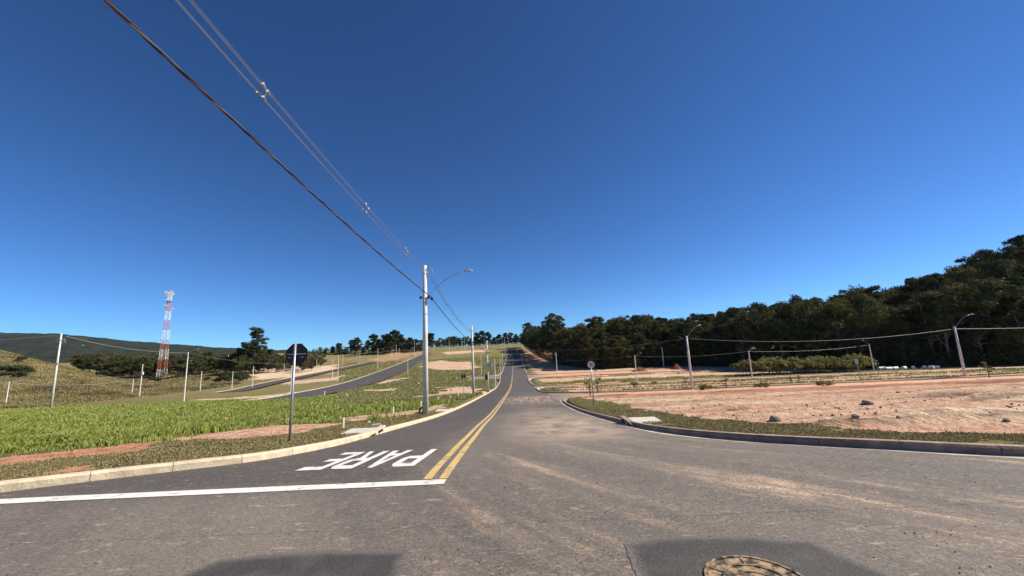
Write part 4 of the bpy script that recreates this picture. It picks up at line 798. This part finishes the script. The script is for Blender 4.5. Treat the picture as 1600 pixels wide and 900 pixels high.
# scrub
for i in range(46):
    u = 1165+i*4.1+random.uniform(-3, 3); y_ = 125.
    y_ = random.uniform(100, 110); x_ = ray(u, 575)[0]*y_
    p = np.array([x_, y_, float(GZ(x_, y_))]); plant(SHRUB, i % 3, p-np.array([0, 0, .1]), random.uniform(1.5, 2.7), i, 'shrub', 'pale olive shrub in the sunlit scrub patch before the wood', 'shrub', 'shrubs of the sunlit scrub patch')
for i, (u, v_) in enumerate([(28, 588), (18, 586), (40, 590), (36, 566), (8, 584), (160, 590), (170, 588), (182, 590), (150, 575), (325, 596), (338, 600), (348, 602), (372, 600), (380, 596), (352, 592), (365, 590), (240, 600)]):
    plant(DSHRUB, i % 2, GG(u, v_)-np.array([0, 0, .2]), random.uniform(.8, 1.7), i*2., 'shrub', 'dark bush scattered on the dry hillside at left', 'shrub', 'bushes on the dry hillside')
for i, (u, v_) in enumerate([(1192, 605), (1290, 602), (990, 609), (1105, 609), (1022, 602), (1060, 586), (940, 588), (975, 598), (880, 566), (895, 568), (860, 563)]):
    plant(SHRUB, i % 3, GG(u, v_)-np.array([0, 0, .05]), random.uniform(.35, .7), i*1.7, 'shrub', ['low weed clump on the side street verge, between the sapling and the scrub pair', 'low weed clump on the side street verge, right of the sapling pair', 'low weed clump nearest the pole behind the speed sign', 'low weed clump just right of the centre right lamp pole', 'low weed clump on pale soil left of the centre right lamp pole', 'far weed clump below the right red soil heap', 'weed clump on the soil strip just right of the speed sign', 'weed clump between the speed sign and the pole behind it', 'left one of three low bushes at the far bank by the main road', 'right one of three low bushes at the far bank by the main road', 'uppermost of three low bushes at the far bank by the main road'][i], 'shrub', 'weed clumps on the bare lots')
for i, (u, v_, tv, lab) in enumerate([(1135, 606.5, 585, 'staked sapling on the side street verge, right of the centre right lamp pole'), (1071, 607.5, 588, 'thin staked sapling just left of the centre right lamp pole'), (1250, 600.5, 586, 'thin staked sapling, right one of a pair before the scrub patch'), (1237, 601, 586, 'thin staked sapling, left one of a pair before the scrub patch'), (1546, 590, 563, 'leafy staked sapling right of the far right lamp pole'), (922.5, 622, 586, 'staked sapling just left of the speed sign post'), (934, 614, 588, 'staked sapling just right of the speed sign post')]):
    p = GG(u, v_); h = zat(u, tv, p[1])-p[2]; o = tag(empty('sapling', p, i), lab, 'sapling', 'saplings on the right verges'); mb = MB(); mb.tube([(.08, 0, -.2), (.08, 0, h*.85)], .03, 5); mb.build('stake', M['timber'], o)
    cm, tm = SAP[i % 2]; s = h/1.9; a = link('trunk', tm, None, o); a.scale = (s, s, s); a = link('crown', cm, None, o); a.scale = (s*1.1, s*1.1, s)

# ------------------------------------------------------------------ small things
def rockmesh(seed, r):
    bm = bmesh.new(); bmesh.ops.create_icosphere(bm, subdivisions=2, radius=r); rg_ = np.random.default_rng(seed)
    ax = [rg_.normal(size=3) for _ in range(7)]; ax = [a/np.linalg.norm(a) for a in ax]; cut = rg_.uniform(.55, .9, 7)*r
    for v in bm.verts:
        p = np.array(v.co)
        for a, c_ in zip(ax, cut):
            q = p@a
            if q > c_: p = p-a*(q-c_)*.85
        v.co = p*np.array([1.15, .9, .75])
    me = bpy.data.meshes.new('rock'); bm.to_mesh(me); bm.free(); me.materials.append(M['rock']); return me
for i, (u, v_, w, lab) in enumerate([(1357, 636, 14, 'dark boulder alone in the middle of the bare lot'), (1212, 665, 17, 'pale boulder on the edge of the bare lot beside the verge'), (1408, 668, 8, 'small pale stone in the painted cast-shadow patch'), (1575, 667, 9, 'small stone near the right edge of the bare lot'), (1291, 667, 9, 'brown clod right of the pale boulder'), (1340, 672, 10, 'brown clod at the verge below the dark boulder'), (1404, 617, 5, 'small pale stone on the far red strip')]):
    p = GG(u, v_); r = w/FPX*p[1]*.5; tag(link('rock', rockmesh(i, r), None, None, False, p+np.array([0, 0, r*.35])), lab, 'rock', 'stones on the bare lot')
p = GG(588, 673); mb = MB(); mb.box((0, 0, .07), (.30, .13, .14), .25); tag(mb.build('concrete_block', M['slab'], None, False, p), 'small pale concrete block on the left verge beside the kerb inlet', 'block')
p = GG(577, 664); mb = MB(); mb.box((0, 0, .04), (.12, .1, .09), .5); tag(mb.build('concrete_block', M['slab'], None, False, p), 'smaller white concrete lump behind the pale block on the left verge', 'block')
p = GG(660, 648.5); o = tag(empty('cable_coil', p), 'black coil with white tag at the foot of the nearest tall pole', 'coil'); mb = MB(); mb.tube([(.17*math.cos(q), -.02+.05*math.sin(3*q), .2+.17*math.sin(q)) for q in np.linspace(0, 6.283, 20)], .06, 8, False); mb.build('coil', M['black'], o, True); mb = MB(); mb.box((.05, -.12, .2), (.1, .02, .18)); mb.build('tag_plate', M['white'], o); mb = MB(); mb.box((-.3, -.1, .05), (.2, .14, .1), .4); mb.build('lump', M['black'], o)
for u, v_, tv, lab in [(536, 673, 653, 'short pale lot stake nearest the black stop sign'), (614, 648.5, 636, 'short pale lot stake left of the nearest tall pole'), (657.5, 638, 627, 'short pale lot stake touching the nearest tall pole in view'), (684, 627.5, 620.5, 'short pale lot stake right of the nearest tall pole'), (703, 625, 619, 'short pale lot stake left of the small round sign'), (716, 622, 614, 'short pale lot stake just left of the small round sign post'), (542, 622, 615, 'short pale lot stake in the middle of the green field'), (654, 602, 597, 'far short pale lot stake in bright grass'), (507, 617, 611, 'short pale lot stake by the lower hill road')]:
    p = GG(u, v_); h = zat(u, tv, p[1])-p[2]; mb = MB(); w = .035+.0012*p[1]; mb.tube([(0, 0, -.1), (.01, 0, h-.03), (.01, 0, h)], [w, w, w*.5], 4); tag(mb.build('lot_stake', M['stake'], None, False, p), lab, 'stake', 'lot stakes in the grass')
for u, v_, w, hh, lab in [(1000, 580, 32, 1.6, 'left of two red-brown soil heaps before the wood'), (1057, 577, 18, 1.9, 'right of two red-brown soil heaps before the wood')]:
    p = GG(u, v_); r = w/FPX*p[1]*.5; n = 20; V_ = []; F_ = []
    for i in range(7):
        for j in range(n): q = i/6; a = 2*math.pi*j/n; rr = r*q*(1+.18*math.sin(3*a+i)); V_.append((rr*math.cos(a), rr*.8*math.sin(a), hh*1.25*(1-q**1.5)*(1+.15*math.sin(5*a+2*i))-.1))
    for i in range(6):
        for j in range(n): F_.append((i*n+j, (i+1)*n+j, (i+1)*n+(j+1) % n, i*n+(j+1) % n))
    mb = MB(); mb.add(V_, F_); mm = bpy.data.materials.get('heap_soil') or simple('heap_soil', (.27, .10, .045), .95, .3, 2, 0, .5); tag(mb.build('soil_heap', mm, None, False, p), lab, 'soil heap')
for i, (u, v_) in enumerate([(1379, 577), (1389, 577.5), (1399, 577), (1413, 576.5), (1428, 576), (1446, 576), (1456, 576), (1463, 575.5)]):
    p = GG(u, v_+1.5); mb = MB(); a = .3*i; L_ = 1.0; d_ = np.array([math.cos(a), math.sin(a)*.4, 0]); mb.tube([(-d_*L_)+np.array([0, 0, .4]), d_*L_+np.array([0, 0, .4])], .42, 12); mb.tube([(d_*(L_-.02))+np.array([0, 0, .4]), d_*(L_+.02)+np.array([0, 0, .4])], .3, 12)
    tag(mb.build('concrete_pipe', M['pipe'], None, False, p), 'pale concrete pipe piece, '+('first', 'second', 'third', 'fourth', 'fifth', 'sixth', 'seventh', 'last')[i]+' from the left in the row at the forest edge', 'pipe', 'pale pipes at the forest edge')

# ------------------------------------------------------------------ grass blades and clods (uncountable)
def blades(name, P, hgt, wid, m, label, lean=.45):
    n = len(P); a = rng.uniform(0, 2*math.pi, n); hh = hgt*rng.uniform(.5, 1.25, n); la = rng.uniform(0, 2*math.pi, n); le = rng.uniform(.1, 1, n)*lean*hh
    wx = np.cos(a)*wid; wy = np.sin(a)*wid; lx = np.cos(la)*le; ly = np.sin(la)*le; z = P[:, 2]
    v0 = np.c_[P[:, 0]-wx, P[:, 1]-wy, z-.03]; v1 = np.c_[P[:, 0]+wx, P[:, 1]+wy, z-.03]; v2 = np.c_[P[:, 0]+wx*.7+lx*.35, P[:, 1]+wy*.7+ly*.35, z+hh*.6]; v3 = np.c_[P[:, 0]+lx, P[:, 1]+ly, z+hh*(1-.25*lean)]
    v4 = np.c_[P[:, 0]-wx*.7+lx*.35, P[:, 1]-wy*.7+ly*.35, z+hh*.6]
    V_ = np.stack([v0, v1, v2, v4, v3], 1).reshape(-1, 3); b_ = np.arange(n)[:, None]*5
    F_ = np.concatenate([b_+np.array([0, 1, 2]), b_+np.array([0, 2, 3]), b_+np.array([3, 2, 4])], 0)
    return kind(npmesh(name, V_, F_, m, {'tint': np.repeat(rng.uniform(0, 1, n), 5)}), 'stuff', label)
def scatter(n, y0, y1, xa, xb, cond):
    y = np.exp(rng.uniform(math.log(y0), math.log(y1), n)); x = y*rng.uniform(xa, xb, n); k = cond(x, y); x, y = x[k], y[k]; return np.c_[x, y, GZ(x, y)]
def at_ground(arr):
    g = arr.reshape(A_.shape)
    def f(x, y):
        a = np.degrees(np.arctan2(x, y)); r = np.hypot(x, y); j0 = np.clip(np.round((a+64)/.2), 0, nfront-1).astype(int); i0 = np.clip(np.round(np.log(r/2.5)/math.log(620/2.5)*369), 0, 369).astype(int); return g[i0, j0]
    return f
soil_at, lush_at, rd_at = at_ground(soil), at_ground(lushv), at_ground(rd)
P = scatter(400000, 8, 95, -1.6, -.06, lambda x, y: (soil_at(x, y)+.5*(fbm(x/1.5, y/1.5, 91)-.5) < .35) & (lush_at(x+rng.normal(0, .08, x.shape)*y, y*np.exp(rng.normal(0, .07, x.shape)))+1.1*(fbm(x/3.5, y/2.5, 92)-.5) > .72) & (rd_at(x, y) > 1.2))
dd = P[:, 1]; cl = fbm(P[:, 0]/1.2, P[:, 1]/1.2, 93)
blades('tall_grass', P, (.05+.62*cl**1.6)*np.where(dd > 45, .8, 1), .006+.0008*dd, M['tall'], 'tall bright green grass filling the field left of the main road', .75)
P = scatter(260000, 4.5, 48, -1.5, -.08, lambda x, y: (lush_at(x, y) <= .85) & (soil_at(x, y)+.9*(fbm(x/.8, y/.8, 95)-.5) < .42) & (rd_at(x, y) > .2) & (x < -4))
blades('verge_grass', P, .022+.03*fbm(P[:, 0], P[:, 1], 97), .003+.0007*P[:, 1], M['verge'], 'short olive grass on the verge left of the main road', .8)
P = scatter(260000, 4.5, 45, .06, 1.55, lambda x, y: (soil_at(x, y)+.9*(fbm(x/.8, y/.8, 98)-.5) < .42) & (rd_at(x, y) > .2) & (x > 3))
blades('verge_grass', P, .022+.03*fbm(P[:, 0], P[:, 1], 99), .003+.0007*P[:, 1], M['verge'], 'short dry grass on the corner verge right of the main road', .8)
P = scatter(120000, 45, 300, -.45, -.02, lambda x, y: (soil_at(x, y) < .5) & (rd_at(x, y) > 1.))
blades('slope_grass', P, .25+.2*fbm(P[:, 0]/3, P[:, 1]/3, 101), .015+.0008*P[:, 1], M['slope'], 'patchy olive and dry grass on the lots rising to the ridge', .7)
P = scatter(170000, 96, 300, -1.6, -.7, lambda x, y: (x < -116) & (rd_at(x, y) > 1.5))
blades('hillside_grass', P, .3+.6*fbm(P[:, 0]/7, P[:, 1]/7, 103), .03+.0007*P[:, 1], M['drygrass'], 'dry tan and olive grass covering the hillside at left', .6)
P = scatter(42000, 48, 140, .06, 1.6, lambda x, y: (soil_at(x, y) < .5) & (rd_at(x, y) > .8))
blades('lot_weeds', P, .16+.22*fbm(P[:, 0]/3, P[:, 1]/3, 105), .015+.0008*P[:, 1], M['slope'], 'strips of low green weeds across the bare lots at right', .7)
P = scatter(5000, 9, 60, .1, 1.55, lambda x, y: (soil_at(x, y) > .8) & (rd_at(x, y) > .8) & (fbm(x/2.5, y/1.5, 107) > .5))
bm = bmesh.new(); bmesh.ops.create_icosphere(bm, subdivisions=1, radius=1.); iv = np.array([v.co for v in bm.verts]); fi = np.array([[v.index for v in f.verts] for f in bm.faces]); bm.free()
n = len(P); s = (.008+.035*rng.random(n)**7)*(1+P[:, 1]*.012); V_ = (P+np.c_[np.zeros((n, 2)), s*.3])[:, None]+iv[None]*s[:, None, None]*rng.uniform(.6, 1.25, (n, len(iv), 1)); F_ = (fi[None]+np.arange(n)[:, None, None]*len(iv)).reshape(-1, 3)
kind(npmesh('soil_clods', V_.reshape(-1, 3), F_, simple('clod_soil', (.30, .17, .11), .95, .3, 2)), 'stuff', 'loose clods of earth strewn over the bare lot')
P = scatter(2600, 2.6, 14, -1.4, 1.4, lambda x, y: rd_at(x, y) < -.15)
P[:, 2] = H(P[:, 0], P[:, 1]); n = len(P); s = (.002+.0055*rng.random(n)**4); V_ = (P+np.c_[np.zeros((n, 2)), s*.4])[:, None]+iv[None]*s[:, None, None]*rng.uniform(.6, 1.25, (n, len(iv), 1)); F_ = (fi[None]+np.arange(n)[:, None, None]*len(iv)).reshape(-1, 3)
kind(npmesh('road_grit', V_.reshape(-1, 3), F_, simple('grit', (.12, .09, .07), .9, .6, 30)), 'stuff', 'loose grit scattered over the asphalt of the junction')

# ------------------------------------------------------------------ far mountain
us = np.arange(-700, 640, 6.); vr = np.interp(us, [-700, -300, 0, 100, 200, 300, 380, 450, 520, 640], [528, 520, 519, 522, 532, 540, 545, 547, 552, 562])-2.6*(fbm(us/14, us*0, 120)-.5)
rows = np.linspace(0, 1, 26); V_ = []
for t in rows:
    Yd = 1500+1500*t
    for u, v_ in zip(us, vr):
        d = ray(u, v_); zr = CAM[2]+d[2]*3000; x = d[0]*3000*(.55+.45*t); V_.append((x, Yd, -45+(zr+45)*(t**1.1)+(26*t*(1-t)*4*(float(fbm(x/260, Yd/420, 121))-.5))))
for u, v_ in zip(us, vr): d = ray(u, v_); V_.append((d[0]*3000, 3900, -60))
nc = len(us); nr_ = 27; i = np.arange(nr_-1)[:, None]*nc+np.arange(nc-1)[None]; F_ = np.stack([i, i+1, i+nc+1, i+nc], -1).reshape(-1, 4)
m, nt, b = mat('mountain_forest'); v = geo(nt); col = mixc(nt, mapr(nt, noise(nt, v, .012, 6, .7), .35, .65), (.014, .019, .012), (.045, .05, .03)); nt.links.new(col, b.inputs['Base Color']); b.inputs['Roughness'].default_value = 1; b.inputs['Specular IOR Level'].default_value = 0; bump(nt, b, noise(nt, v, .05, 5, .7), 1, 14)
kind(npmesh('hills', np.array(V_), F_, m, smooth=True), 'structure', 'long dark wooded mountain on the left horizon')

# ------------------------------------------------------------------ air
mb = MB(); mb.box((0, 0, 170), (8900, 8900, 470)); hz = bpy.data.materials.new('haze_air'); hz.use_nodes = True; hz.node_tree.nodes.clear()
pv = hz.node_tree.nodes.new('ShaderNodeVolumePrincipled'); pv.inputs['Color'].default_value = (.62, .78, 1, 1); pv.inputs['Density'].default_value = 1.7e-5; pv.inputs['Anisotropy'].default_value = .2
ho = hz.node_tree.nodes.new('ShaderNodeOutputMaterial'); hz.node_tree.links.new(pv.outputs[0], ho.inputs['Volume'])
kind(mb.build('haze', hz), 'stuff', 'thin blue air between the lots and the mountain')
